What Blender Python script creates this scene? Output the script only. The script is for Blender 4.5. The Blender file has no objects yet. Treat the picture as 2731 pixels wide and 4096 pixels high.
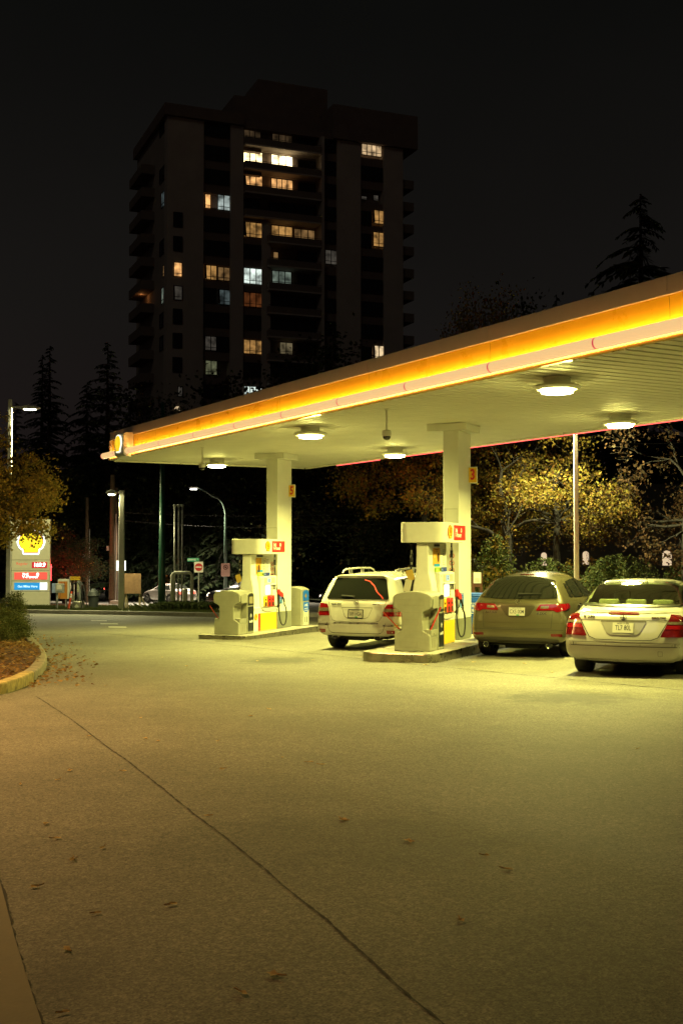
import bpy, bmesh, math, random
from mathutils import Vector, Matrix
from mathutils.bvhtree import BVHTree
from mathutils.geometry import delaunay_2d_cdt
R = math.radians
PI = math.pi
random.seed(7)
SC = bpy.context.scene
COL = SC.collection

# ---------------------------------------------------------------- survey of the place
F, CX, CY, HZ, CAMH = 4700.0, 1365.5, 2048.0, 2205.0, 1.55
PITCH = math.atan((HZ - CY) / F)
def gz(x, y):
    """height of the sloping site"""
    z = .008 * max(-12, min(12, x))
    yy = max(-10, min(110, y))
    return z + (-.019 * yy if yy < 35 else -.665 - .027 * (yy - 35))
def ray(px, py):
    u = (px - CX) / F; v = (CY - py) / F
    return Vector((u, math.cos(PITCH) - v * math.sin(PITCH), math.sin(PITCH) + v * math.cos(PITCH)))
def at(px, py, Y):
    r = ray(px, py); s = Y / r.y
    return Vector((r.x * s, Y, CAMH + r.z * s))
def G(px, py, dz=0.0):
    """where a sight line meets the site"""
    r = ray(px, py); lo, hi = 1.0, 400.0
    for _ in range(60):
        m = (lo + hi) / 2
        if CAMH + r.z * m > gz(r.x * m, r.y * m) + dz: lo = m
        else: hi = m
    return Vector((r.x * lo, r.y * lo, gz(r.x * lo, r.y * lo) + dz))
def base(px, Y):
    x = (px - CX) / F * Y
    return Vector((x, Y, gz(x, Y)))

# ---------------------------------------------------------------- objects
def tag(o, label=None, cat=None, group=None, kind=None):
    if label: o['label'] = label
    if cat: o['category'] = cat
    if group: o['group'] = group
    if kind: o['kind'] = kind
    return o
def thing(name, label, cat, loc=(0, 0, 0), rz=0, group=None):
    o = bpy.data.objects.new(name, None); COL.objects.link(o)
    o.empty_display_size = .2
    o.location = loc; o.rotation_euler = (0, 0, rz)
    return tag(o, label, cat, group)
def link(name, me, mat=None, parent=None):
    o = bpy.data.objects.new(name, me); COL.objects.link(o)
    if mat and not me.materials: me.materials.append(mat)
    if parent: o.parent = parent
    return o
def copy_tree(o, parent=None):
    c = o.copy(); COL.objects.link(c); c.parent = parent
    for ch in list(o.children): copy_tree(ch, c)
    return c

class MB:
    def __init__(s): s.v = []; s.f = []; s.M = None
    def add(s, vs, fs):
        n = len(s.v)
        if s.M: vs = [s.M @ Vector(p) for p in vs]
        s.v += [tuple(p) for p in vs]; s.f += [tuple(i + n for i in f) for f in fs]
        return s
    def box(s, x0, x1, y0, y1, z0, z1):
        return s.add([(x0,y0,z0),(x1,y0,z0),(x1,y1,z0),(x0,y1,z0),(x0,y0,z1),(x1,y0,z1),(x1,y1,z1),(x0,y1,z1)],
                     [(3,2,1,0),(4,5,6,7),(0,1,5,4),(1,2,6,5),(2,3,7,6),(3,0,4,7)])
    def prism(s, poly, a, b, axis='z'):
        """extrude a 2D outline along an axis: z->(x,y), y->(x,z), x->(y,z)"""
        def p3(p, t): return (p[0], p[1], t) if axis == 'z' else (p[0], t, p[1]) if axis == 'y' else (t, p[0], p[1])
        n = len(poly)
        vs = [p3(p, a) for p in poly] + [p3(p, b) for p in poly]
        fs = [tuple(range(n))[::-1], tuple(range(n, 2 * n))] + [(i, (i + 1) % n, n + (i + 1) % n, n + i) for i in range(n)]
        return s.add(vs, fs)
    def tube(s, pts, r, n=8, caps=True):
        pts = [Vector(p) for p in pts]; rs = r if isinstance(r, (list, tuple)) else [r] * len(pts)
        vs = []; fs = []; ref = None
        for i, p in enumerate(pts):
            t = (pts[min(i + 1, len(pts) - 1)] - pts[max(i - 1, 0)])
            if t.length < 1e-9: t = Vector((0, 0, 1))
            t.normalize()
            if ref is None: ref = Vector((1, 0, 0)) if abs(t.x) < .8 else Vector((0, 1, 0))
            a = (ref - t * ref.dot(t)).normalized(); b = t.cross(a); ref = a
            for k in range(n):
                w = 2 * PI * k / n
                vs.append(p + (a * math.cos(w) + b * math.sin(w)) * rs[i])
        for i in range(len(pts) - 1):
            for k in range(n):
                fs.append((i*n+k, i*n+(k+1)%n, (i+1)*n+(k+1)%n, (i+1)*n+k))
        if caps: fs += [tuple(range(n))[::-1], tuple(range((len(pts)-1)*n, len(pts)*n))]
        return s.add(vs, fs)
    def lathe(s, prof, n=24, axis='z', c=(0, 0, 0)):
        vs = []; fs = []; m = len(prof)
        for k in range(n):
            w = 2 * PI * k / n
            for r, h in prof:
                a, b = r * math.cos(w), r * math.sin(w)
                q = (a, b, h) if axis == 'z' else (h, a, b) if axis == 'x' else (b, h, a)
                vs.append((q[0] + c[0], q[1] + c[1], q[2] + c[2]))
        for k in range(n):
            for i in range(m - 1):
                fs.append((k*m+i, ((k+1)%n)*m+i, ((k+1)%n)*m+i+1, k*m+i+1))
        return s.add(vs, fs)
    def build(s, name, mat, parent=None, bevel=0, smooth=False, seg=2):
        me = bpy.data.meshes.new(name); me.from_pydata(s.v, [], s.f); me.update()
        if smooth: me.polygons.foreach_set('use_smooth', [True] * len(me.polygons))
        o = link(name, me, mat, parent)
        if bevel:
            m = o.modifiers.new('bevel', 'BEVEL'); m.width = bevel; m.segments = seg; m.limit_method = 'ANGLE'; m.angle_limit = R(40)
            m.harden_normals = False
        return o
def rrect(x0, x1, y0, y1, r, n=6):
    out = []
    for cx, cy, a0 in ((x1-r, y1-r, 0), (x0+r, y1-r, 90), (x0+r, y0+r, 180), (x1-r, y0+r, 270)):
        for k in range(n + 1):
            a = R(a0 + 90 * k / n); out.append((cx + r * math.cos(a), cy + r * math.sin(a)))
    return out
def circle(cx, cy, r, n=24, r2=None):
    return [(cx + r * math.cos(2*PI*k/n), cy + (r2 or r) * math.sin(2*PI*k/n)) for k in range(n)]
def frame(o, right, up):
    r = Vector(right).normalized(); u = Vector(up).normalized(); n = r.cross(u)
    M = Matrix((r, u, n)).transposed().to_4x4(); M.translation = Vector(o); return M
def plate(name, M, w, h, t, mat, parent, bevel=0, poly=None):
    """flat panel lying on a face: M's x is right, y is up, z is out"""
    b = MB(); b.M = M
    b.prism(poly or [(-w/2, -h/2), (w/2, -h/2), (w/2, h/2), (-w/2, h/2)], 0, t)
    return b.build(name, mat, parent, bevel)
def text(s, size, M, mat, parent, name='lettering', bold=0.0, sx=1.0, align='CENTER', ext=.002):
    c = bpy.data.curves.new(name, 'FONT'); c.body = s; c.size = size; c.extrude = ext; c.offset = bold * size
    c.align_x = align; c.align_y = 'CENTER'; c.resolution_u = 3
    o = bpy.data.objects.new(name, c); COL.objects.link(o)
    bpy.context.view_layer.update()
    me = bpy.data.meshes.new_from_object(o.evaluated_get(bpy.context.evaluated_depsgraph_get()))
    bpy.data.objects.remove(o); bpy.data.curves.remove(c)
    me.transform(M @ Matrix.Translation((0, 0, ext)) @ Matrix.Diagonal((sx, 1, 1, 1))); me.name = name
    me.materials.clear()
    return link(name, me, mat, parent)
def ringpoly(b, r0, r1, z0, z1, n=28):
    vs = []
    for k in range(n):
        w = 2*PI*k/n
        for r, z in ((r0, z1), (r1, z1), (r1, z0), (r0, z0)): vs.append((r*math.cos(w), r*math.sin(w), z))
    fs = []
    for k in range(n):
        for i in range(4):
            fs.append((k*4+i, k*4+(i+1)%4, ((k+1)%n)*4+(i+1)%4, ((k+1)%n)*4+i))
    b.add(vs, fs)

# ---------------------------------------------------------------- materials
MC = {}
def mat(name, col, rough=.5, metal=0, var=.12, vs=6.0, bump=0, bs=60, coat=0, emit=None, es=1, trans=0, spec=None, ior=None):
    if name in MC: return MC[name]
    m = bpy.data.materials.new(name); m.use_nodes = True; MC[name] = m
    nt = m.node_tree; N = nt.nodes; L = nt.links; p = N['Principled BSDF']
    c = tuple(col) + (1,)
    p.inputs['Base Color'].default_value = c
    p.inputs['Roughness'].default_value = rough; p.inputs['Metallic'].default_value = metal
    p.inputs['Coat Weight'].default_value = coat; p.inputs['Coat Roughness'].default_value = .05
    if spec is not None: p.inputs['Specular IOR Level'].default_value = spec
    if trans: p.inputs['Transmission Weight'].default_value = trans
    tc = N.new('ShaderNodeTexCoord')
    if var:
        n = N.new('ShaderNodeTexNoise'); n.inputs['Scale'].default_value = vs; n.inputs['Detail'].default_value = 6
        n.inputs['Roughness'].default_value = .65
        L.new(tc.outputs['Object'], n.inputs['Vector'])
        mx = N.new('ShaderNodeMix'); mx.data_type = 'RGBA'
        mx.inputs[6].default_value = tuple(max(0, k * (1 - var)) for k in col) + (1,)
        mx.inputs[7].default_value = tuple(min(1, k * (1 + var)) for k in col) + (1,)
        mr = N.new('ShaderNodeMapRange'); mr.inputs[1].default_value = .3; mr.inputs[2].default_value = .7
        L.new(n.outputs['Fac'], mr.inputs[0]); L.new(mr.outputs[0], mx.inputs[0]); L.new(mx.outputs[2], p.inputs['Base Color'])
        r2 = N.new('ShaderNodeMapRange'); r2.inputs[1].default_value = .3; r2.inputs[2].default_value = .7
        r2.inputs[3].default_value = max(.02, rough - .07); r2.inputs[4].default_value = min(1, rough + .07)
        L.new(n.outputs['Fac'], r2.inputs[0]); L.new(r2.outputs[0], p.inputs['Roughness'])
    if bump:
        n = N.new('ShaderNodeTexNoise'); n.inputs['Scale'].default_value = bs; n.inputs['Detail'].default_value = 4
        L.new(tc.outputs['Object'], n.inputs['Vector'])
        b = N.new('ShaderNodeBump'); b.inputs['Strength'].default_value = bump; b.inputs['Distance'].default_value = .01
        L.new(n.outputs['Fac'], b.inputs['Height']); L.new(b.outputs[0], p.inputs['Normal'])
    if emit:
        p.inputs['Emission Color'].default_value = tuple(emit) + (1,); p.inputs['Emission Strength'].default_value = es
    return m
def leafmat(name, cols, rough=.55, transl=.4):
    """each leaf takes its own tint"""
    m = bpy.data.materials.new(name); m.use_nodes = True
    nt = m.node_tree; N = nt.nodes; L = nt.links; p = N['Principled BSDF']
    g = N.new('ShaderNodeNewGeometry'); r = N.new('ShaderNodeValToRGB')
    e = r.color_ramp.elements
    while len(e) < len(cols): e.new(.5)
    for i, c in enumerate(cols): e[i].position = i / max(1, len(cols) - 1); e[i].color = tuple(c) + (1,)
    L.new(g.outputs['Random Per Island'], r.inputs[0]); L.new(r.outputs[0], p.inputs['Base Color'])
    p.inputs['Roughness'].default_value = max(.7, rough); p.inputs['Specular IOR Level'].default_value = .12
    t = N.new('ShaderNodeBsdfTranslucent'); L.new(r.outputs[0], t.inputs[0])
    ms = N.new('ShaderNodeMixShader'); ms.inputs[0].default_value = transl
    L.new(p.outputs[0], ms.inputs[1]); L.new(t.outputs[0], ms.inputs[2]); L.new(ms.outputs[0], N['Material Output'].inputs[0])
    return m

WHITE = mat('white_enamel', (.78, .77, .70), .38, var=.05, vs=3)
STEEL = mat('brushed_steel', (.55, .54, .5), .28, 1, var=.15, vs=8)
GALV = mat('galvanised_steel', (.42, .42, .40), .5, .6, var=.2)
BLACK = mat('black_plastic', (.015, .015, .015), .42, var=.3)
RUBBER = mat('black_rubber', (.012, .012, .012), .75, var=.3, bump=.2, bs=40)
RED = mat('red_vinyl', (.62, .035, .03), .35, var=.05)
YEL = mat('yellow_vinyl', (.82, .50, .02), .38, var=.05)
BLUEV = mat('blue_vinyl', (.008, .13, .62), .4, var=.08)
TAN = mat('tan_moulded_plastic', (.27, .268, .205), .55, var=.1, vs=5, bump=.12, bs=220)
TAND = mat('tan_groove', (.24, .22, .16), .6)
CONC = mat('concrete', (.36, .34, .29), .8, var=.25, vs=4, bump=.35, bs=90)
GREYP = mat('grey_paint', (.17, .18, .16), .5, var=.12)
WTEXT = mat('white_lettering', (.85, .85, .8), .4, var=0)
DTEXT = mat('dark_lettering', (.03, .03, .035), .4, var=0)
CHROME = mat('chrome', (.75, .75, .72), .08, 1, var=0)
WOOD = mat('weathered_wood', (.16, .10, .055), .8, var=.35, vs=9, bump=.4, bs=30)
BARK = mat('bark', (.018, .015, .009), .9, var=.4, vs=12, bump=.6, bs=25)
GREENP = mat('green_paint', (.012, .06, .035), .35, var=.1)
ORANGEP = mat('orange_plastic', (.75, .09, .03), .45, var=.1)
LEDC = (1.0, .92, .22)
LED = mat('led_lens', (.8, .8, .7), .3, var=0, emit=(1, .98, .66), es=22)
def emis(name, c, s): return mat(name, tuple(k * .5 for k in c), .5, var=0, emit=c, es=s)

def lamp(name, kind, loc, power, color, parent=None, rot=(0, 0, 0), size=.3, spread=None, blend=.5, angle=160):
    l = bpy.data.lights.new(name, kind); l.energy = power; l.color = color
    if kind == 'AREA':
        l.shape = 'DISK'; l.size = size
        if spread: l.spread = spread
    elif kind == 'SPOT': l.shadow_soft_size = size; l.spot_size = R(angle); l.spot_blend = blend
    else: l.shadow_soft_size = size
    o = bpy.data.objects.new(name, l); COL.objects.link(o); o.location = loc; o.rotation_euler = rot
    if parent: o.parent = parent
    return o

def pecten(r, grow=0.0):
    """scallop outline, unit about r tall"""
    pts = [(-.30, -.47), (.30, -.47), (.33, -.30), (.44, -.24)]
    n = 7
    for i in range(n):
        a0 = -18 + 216 * i / n; a1 = -18 + 216 * (i + 1) / n
        for k in range(4):
            a = R(a0 + (a1 - a0) * k / 4.0); q = .5 + .018 * math.sin(PI * k / 4.0)
            pts.append((q * math.cos(a) * 1.03, .02 + q * .93 * math.sin(a)))
    pts += [(-.44, -.24), (-.33, -.30)]
    return [(x * r * (1 + grow), (y * (1 + grow)) * r) for x, y in pts]
def emblem(M, r, parent, yel, red, back=None):
    if back: plate('emblem_surround', M, 0, 0, .02, back, parent, poly=pecten(r, .12))
    M2 = M @ Matrix.Translation((0, 0, .021 if back else 0))
    o = plate('emblem_border', M2, 0, 0, .008, red, parent, poly=pecten(r, .0))
    y = plate('emblem', M2 @ Matrix.Translation((0, 0, .009)), 0, 0, .006, yel, parent, poly=pecten(r, -.07))
    b = MB(); b.M = M2 @ Matrix.Translation((0, 0, .016))
    for k in range(6):
        a = R(90 + (k - 2.5) * 26)
        p0 = Vector((.06 * (k - 2.5) * r, -.28 * r)); p1 = Vector((math.cos(a) * .40 * r, .02 * r + math.sin(a) * .37 * r))
        t = (p1 - p0).normalized(); nn = Vector((-t.y, t.x)) * .0045 * r
        b.prism([p0 - nn, p1 - nn, p1 + nn, p0 + nn], 0, .003)
    b.build('emblem_rib', red, parent)
# ---------------------------------------------------------------- world, camera
W = bpy.data.worlds.new('World'); SC.world = W; W.use_nodes = True
wn = W.node_tree.nodes; wl = W.node_tree.links
bg = wn['Background']
tcw = wn.new('ShaderNodeTexCoord'); sxw = wn.new('ShaderNodeSeparateXYZ'); wl.new(tcw.outputs['Generated'], sxw.inputs[0])
rmp = wn.new('ShaderNodeValToRGB'); wl.new(sxw.outputs[2], rmp.inputs[0])   # city glow fading upwards
el = rmp.color_ramp.elements; el[0].position = .04; el[0].color = (.0125, .0086, .0082, 1); el[1].position = .42; el[1].color = (.0036, .0036, .0032, 1)
k_ = el.new(.2); k_.color = (.0080, .0070, .0062, 1)
nzw = wn.new('ShaderNodeTexNoise'); nzw.inputs['Scale'].default_value = 2.5; nzw.inputs['Detail'].default_value = 4; wl.new(tcw.outputs['Generated'], nzw.inputs['Vector'])
mrw = wn.new('ShaderNodeMapRange'); mrw.inputs[1].default_value = .3; mrw.inputs[2].default_value = .7; mrw.inputs[3].default_value = .85; mrw.inputs[4].default_value = 1.15; wl.new(nzw.outputs['Fac'], mrw.inputs[0])
mxw = wn.new('ShaderNodeVectorMath'); mxw.operation = 'SCALE'; wl.new(rmp.outputs[0], mxw.inputs[0]); wl.new(mrw.outputs[0], mxw.inputs['Scale']); wl.new(mxw.outputs[0], bg.inputs['Color'])
bg.inputs['Strength'].default_value = 1.0
sun = bpy.data.lights.new('tower_fill_sun', 'SUN'); sun.energy = .045; sun.angle = R(12); sun.color = (1, .86, .72)  # added faint warm sun that brightens the tower's front
so = bpy.data.objects.new('tower_fill_sun', sun); COL.objects.link(so); so.rotation_euler = (R(58), 0, R(-20))
cam = bpy.data.cameras.new('camera'); co = bpy.data.objects.new('camera', cam); COL.objects.link(co)
cam.sensor_fit = 'VERTICAL'; cam.sensor_height = 36; cam.lens = 36 * F / 4096
cam.clip_start = .1; cam.clip_end = 2000
co.location = (0, 0, CAMH); co.rotation_euler = (PI / 2 + PITCH, 0, 0)
SC.camera = co
SC.view_settings.view_transform = 'Standard'; SC.view_settings.look = 'None'
SC.view_settings.exposure = 0; SC.view_settings.gamma = 1
try:
    SC.cycles.use_denoising = True; SC.cycles.max_bounces = 7; SC.cycles.diffuse_bounces = 4
    SC.cycles.sample_clamp_indirect = 4; SC.cycles.use_light_tree = True
    SC.cycles.caustics_reflective = False; SC.cycles.caustics_refractive = False
    SC.cycles.adaptive_threshold = .015
except Exception: pass

# frames
IA = math.atan(1968 / F)                       # heading of the pump islands and of the parked cars
D_ = Vector((math.sin(IA), math.cos(IA), 0)); E_ = Vector((math.cos(IA), -math.sin(IA), 0))
CA = math.atan(2608 / F)
Q_ = Vector((math.sin(CA), -math.cos(CA), 0)); P_ = Vector((math.cos(CA), math.sin(CA), 0))
CROT = math.atan2(Q_.y, Q_.x)
CO = at(438, 1839, 33.4); CO.z = 0
def cl(x, y): return CO + Q_ * x + P_ * y      # canopy frame -> world

# ---------------------------------------------------------------- ground
def ground_mat():
    m = bpy.data.materials.new('asphalt'); m.use_nodes = True
    nt = m.node_tree; N = nt.nodes; L = nt.links; p = N['Principled BSDF']
    tc = N.new('ShaderNodeTexCoord'); obj = tc.outputs['Object']
    def noise(s, d=4, r=.6, vec=obj):
        n = N.new('ShaderNodeTexNoise'); n.inputs['Scale'].default_value = s; n.inputs['Detail'].default_value = d; n.inputs['Roughness'].default_value = r
        L.new(vec, n.inputs['Vector']); return n.outputs['Fac']
    def rng(x, a, b, c, d):
        r = N.new('ShaderNodeMapRange'); r.inputs[1].default_value = a; r.inputs[2].default_value = b; r.inputs[3].default_value = c; r.inputs[4].default_value = d
        L.new(x, r.inputs[0]); return r.outputs[0]
    def mul(a, b):
        q = N.new('ShaderNodeMath'); q.operation = 'MULTIPLY'
        for i, v in enumerate((a, b)):
            if isinstance(v, float): q.inputs[i].default_value = v
            else: L.new(v, q.inputs[i])
        return q.outputs[0]
    vo = N.new('ShaderNodeTexVoronoi'); vo.inputs['Scale'].default_value = 120; L.new(obj, vo.inputs['Vector'])
    stone = rng(vo.outputs['Color'], .0, 1, .35, 1.75)
    vo2 = N.new('ShaderNodeTexVoronoi'); vo2.inputs['Scale'].default_value = 52; L.new(obj, vo2.inputs['Vector'])
    stone2 = rng(vo2.outputs['Color'], .0, 1, .68, 1.36)
    big = rng(noise(.35, 5, .6), .3, .7, .78, 1.2)
    mid = rng(noise(2.4, 6, .7), .3, .7, .86, 1.14)
    fine = rng(noise(30, 3, .6), .3, .7, .85, 1.15)
    v = mul(mul(mul(stone, stone2), mul(big, mid)), fine)
    # dark spots: two oil stains where cars drip, then softer patches
    def dark_spot(cx, cy, rad, sx=1.0):
        mp = N.new('ShaderNodeMapping'); mp.vector_type = 'TEXTURE'
        mp.inputs['Location'].default_value = (cx, cy, 0); mp.inputs['Scale'].default_value = (rad * sx, rad, 100)
        L.new(obj, mp.inputs['Vector'])
        ln = N.new('ShaderNodeVectorMath'); ln.operation = 'LENGTH'; L.new(mp.outputs[0], ln.inputs[0])
        a = N.new('ShaderNodeMath'); a.operation = 'ADD'; L.new(ln.outputs['Value'], a.inputs[0])
        L.new(rng(noise(5.5, 8, .75), 0, 1, -.75, .75), a.inputs[1])
        return rng(a.outputs[0], .35, .85, .30, 1)
    s1 = G(2300, 2790); s2 = G(1130, 2642); s3 = G(1380, 3360); s4 = G(170, 3930); s5 = G(2350, 3950); s6 = G(420, 2560)
    def soft(st, k): return rng(st, .42, 1, k, 1)
    v = mul(v, mul(dark_spot(s1.x, s1.y, 1.25, 1.0), dark_spot(s2.x, s2.y, 1.3, .8)))
    v = mul(v, mul(soft(dark_spot(s3.x, s3.y, 1.0, 1.5), .72), mul(soft(dark_spot(s4.x, s4.y, .55, .7), .62), mul(soft(dark_spot(s5.x, s5.y, 1.2, .8), .75), soft(dark_spot(s6.x, s6.y, 3.0, .9), .8)))))
    cr = N.new('ShaderNodeValToRGB'); e = cr.color_ramp.elements
    e[0].position = 0; e[0].color = (.012, .0115, .010, 1); e[1].position = 1; e[1].color = (.42, .40, .32, 1)
    L.new(mul(v, .33), cr.inputs[0]); L.new(cr.outputs[0], p.inputs['Base Color'])
    p.inputs['Roughness'].default_value = .72; p.inputs['Specular IOR Level'].default_value = .35
    b = N.new('ShaderNodeBump'); b.inputs['Strength'].default_value = .35; b.inputs['Distance'].default_value = .005
    L.new(vo.outputs['Distance'], b.inputs['Height'])
    b2 = N.new('ShaderNodeBump'); b2.inputs['Strength'].default_value = .06; b2.inputs['Distance'].default_value = .02
    L.new(noise(3, 5), b2.inputs['Height']); L.new(b.outputs[0], b2.inputs['Normal'])
    L.new(b2.outputs[0], p.inputs['Normal'])
    return m
ASPH = ground_mat()
ROADM = mat('road_asphalt', (.17, .165, .15), .75, var=.25, vs=2, bump=.3, bs=60)
def axis_steps(a, b, fine0, fine1, step, coarse):
    v = [a]
    while v[-1] < b: v.append(v[-1] + (step if fine0 <= v[-1] < fine1 else coarse))
    return v
def sheet(name, xs, ys, dz, mt):
    b = MB(); nx = len(xs)
    vs = [(x, y, gz(x, y) + dz) for y in ys for x in xs]
    fs = [(j*nx+i, j*nx+i+1, (j+1)*nx+i+1, (j+1)*nx+i) for j in range(len(ys)-1) for i in range(nx-1)]
    b.add(vs, fs); o = b.build(name, mt, smooth=True); tag(o, kind='structure'); return o
sheet('forecourt_ground', [-600, -300, -120, -60, -30, -20, -12, -6, 0, 6, 12, 20, 30, 60, 120, 300, 600], [-60, -30, -10, 0, 6, 12, 18, 24, 30, 35, 40, 50, 60, 70, 80, 95, 110, 200, 400, 900], 0, ASPH)
def drape(name, poly, dz, mt, step=1.5, thick=None, kind='structure', lift=None):
    """a polygon laid on the slope, optionally raised with a skirt"""
    pts = [Vector((p[0], p[1])) for p in poly]; out = []
    for i, p in enumerate(pts):
        q = pts[(i + 1) % len(pts)]; n = max(1, int((q - p).length / step))
        out += [p.lerp(q, k / n) for k in range(n)]
    nb = len(out); x0 = min(p.x for p in out); x1 = max(p.x for p in out); y0 = min(p.y for p in out); y1 = max(p.y for p in out)
    inner = []
    y = y0 + step / 2
    while y < y1:
        x = x0 + step / 2
        while x < x1:
            inner.append(Vector((x + random.uniform(-.2, .2) * step, y + random.uniform(-.2, .2) * step))); x += step
        y += step
    vs, es, fs, *_ = delaunay_2d_cdt(out + inner, [], [list(range(nb))], 1, 1e-5)
    b = MB()
    def hz(x, y): return gz(x, y) + dz + (lift(x, y) if lift else 0)
    b.add([(v.x, v.y, hz(v.x, v.y)) for v in vs], [tuple(f) for f in fs])
    if thick:
        ring = [(v.x, v.y, gz(v.x, v.y) + dz) for v in out]; n = len(ring)
        b.add(ring + [(x, y, z - thick) for x, y, z in ring], [(i, n + i, n + (i + 1) % n, (i + 1) % n) for i in range(n)])
    o = b.build(name, mt); tag(o, kind=kind); return o
RY0, RY1 = 11.0, 25.5
drape('road', [cl(-120, RY0), cl(60, RY0), cl(60, RY1), cl(-120, RY1)], .004, ROADM, 6)
LINE = mat('road_line_paint', (.55, .53, .45), .7, var=.3, vs=12)
b = MB()
for x in range(-60, 50, 4):
    for yy in (17.9, 18.2):
        q = [cl(x, yy), cl(x + 4, yy), cl(x + 4, yy + .1), cl(x, yy + .1)]
        b.add([(p.x, p.y, gz(p.x, p.y) + .012) for p in q], [(0, 1, 2, 3)])
tag(b.build('road_line', LINE), kind='structure')
GRASSB = mat('verge_soil', (.035, .045, .018), .95, var=.4, vs=5, bump=.6, bs=20)
tag(drape('grass_bank', [cl(-130, RY1 + .1), cl(70, RY1 + .1), cl(70, RY1 + 60), cl(-130, RY1 + 60)], .05, GRASSB, 8, lift=lambda x, y: .25 * math.sin(x * .3) * math.cos(y * .2)), kind='structure')
# near verge with kerb
vk = [G(-120, 2452), G(60, 2452), G(220, 2455), G(380, 2457.5), G(620, 2463), G(878, 2469), G(980, 2470)]
far = [cl(q, RY0 - 1.7) for q in (-9, -20, -34, -50)]
verge = [(p.x, p.y) for p in vk] + [(p.x, p.y) for p in far]
drape('verge', verge, .15, GRASSB, 1.2, thick=.3)
drape('pavement', [cl(-6.5, RY0 - 1.6), cl(-6.5, RY0 - .05), cl(-60, RY0 - .05), cl(-60, RY0 - 1.6)], .16, CONC, 3, thick=.3)
def strip(name, path, w, h, mt, dz=0, bevel=.02, parent=None, close=False):
    """kerb stone following a path"""
    pts = [Vector((p[0], p[1])) for p in path]; L = []; Rr = []
    for i, p in enumerate(pts):
        t = (pts[min(i+1, len(pts)-1)] - pts[max(i-1, 0)]).normalized(); n = Vector((-t.y, t.x))
        L.append(p + n * w / 2); Rr.append(p - n * w / 2)
    b = MB(); vs = []
    for l, r in zip(L, Rr):
        for q, zz in ((l, -.15), (l, h), (r, h), (r, -.15)):
            vs.append((q.x, q.y, gz(q.x, q.y) + dz + zz))
    fs = [(0, 1, 2, 3)]
    for i in range(len(pts) - 1):
        for k in range(3): fs.append((i*4+k, (i+1)*4+k, (i+1)*4+k+1, i*4+k+1))
        fs.append((i*4+3, (i+1)*4+3, (i+1)*4, i*4))
    e = (len(pts) - 1) * 4; fs.append((e+3, e+2, e+1, e))
    b.add(vs, [f[::-1] for f in fs]); return b.build(name, mt, parent, bevel)
def dense(path, step):
    out = []
    for p, q in zip(path, path[1:]):
        n = max(1, int((Vector(q) - Vector(p)).length / step))
        out += [Vector(p).lerp(Vector(q), k / n) for k in range(n)]
    return out + [Vector(path[-1])]
tag(strip('verge_kerb', dense(vk, 1.0), .16, .17, CONC), kind='structure')
# joints in the paving: shallow dark filler
SEAM = mat('joint_filler', (.016, .014, .011), .9, var=.4, vs=20)
def joint(path, w, wob, dz=.004, name='pavement_joint'):
    pts = dense(path, .045); b = MB(); vs = []; fs = []; n = 0
    rnd = random.Random(len(pts)); o = 0
    for i, p in enumerate(pts):
        t = (pts[min(i+1, len(pts)-1)] - pts[max(i-1, 0)]).normalized(); nn = Vector((-t.y, t.x, 0))
        o = o * .9 + rnd.uniform(-wob, wob) * .45; ww = w * rnd.uniform(.25, 1.5)
        for s_ in (-1, 1):
            q = p + nn * (o + s_ * ww / 2); vs.append((q.x, q.y, gz(q.x, q.y) + dz))
        if i: fs.append((2*i-2, 2*i-1, 2*i+1, 2*i))
    b.add(vs, fs); tag(b.build(name, SEAM), kind='structure')
joint([G(*q) for q in ((147, 2787), (232, 2843), (339, 2916), (446, 2999), (536, 3062), (661, 3164), (777, 3258), (893, 3346), (1054, 3477), (1188, 3590), (1305, 3681), (1397, 3767), (1482, 3846), (1574, 3928), (1692, 4033), (1765, 4092), (2100, 4380))], .011, .0055)
joint([G(90, 2541), G(400, 2533), G(750, 2563), G(1350, 2625)], .03, .012)
joint([G(1350, 2625), G(1601, 2652), G(2000, 2691), G(2731, 2762), G(3000, 2790)], .025, .008, name='pavement_joint')
# painted dashes
PAINT = mat('white_road_paint', (.62, .60, .5), .7, var=.35, vs=14)
b = MB()
for x0, x1, y in ((366, 430, 2483), (404, 474, 2495.5), (436, 508, 2508.5)):
    q = [G(x0, y + 1.6), G(x1, y + 2.2), G(x1 - 4, y - 1.2), G(x0 - 2, y - 1.8)]
    b.add([(p.x, p.y, p.z + .005) for p in q], [(0, 1, 2, 3)])
tag(b.build('painted_marking', PAINT), kind='structure')
# pale concrete strip at the foot of the picture
drape('concrete_path', [G(-10, 3400), G(0, 3530), G(60, 3760), G(118, 3950), G(165, 4096), G(230, 4350), G(-900, 4350), G(-700, 3400)], .012, mat('path_concrete', (.20, .175, .12), .85, var=.18, vs=3, bump=.3, bs=70), .5, thick=.05)
joint([G(-4, 3500), G(0, 3530), G(60, 3757), G(120, 3950), G(168, 4096), G(220, 4300)], .018, .006, .006)

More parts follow.
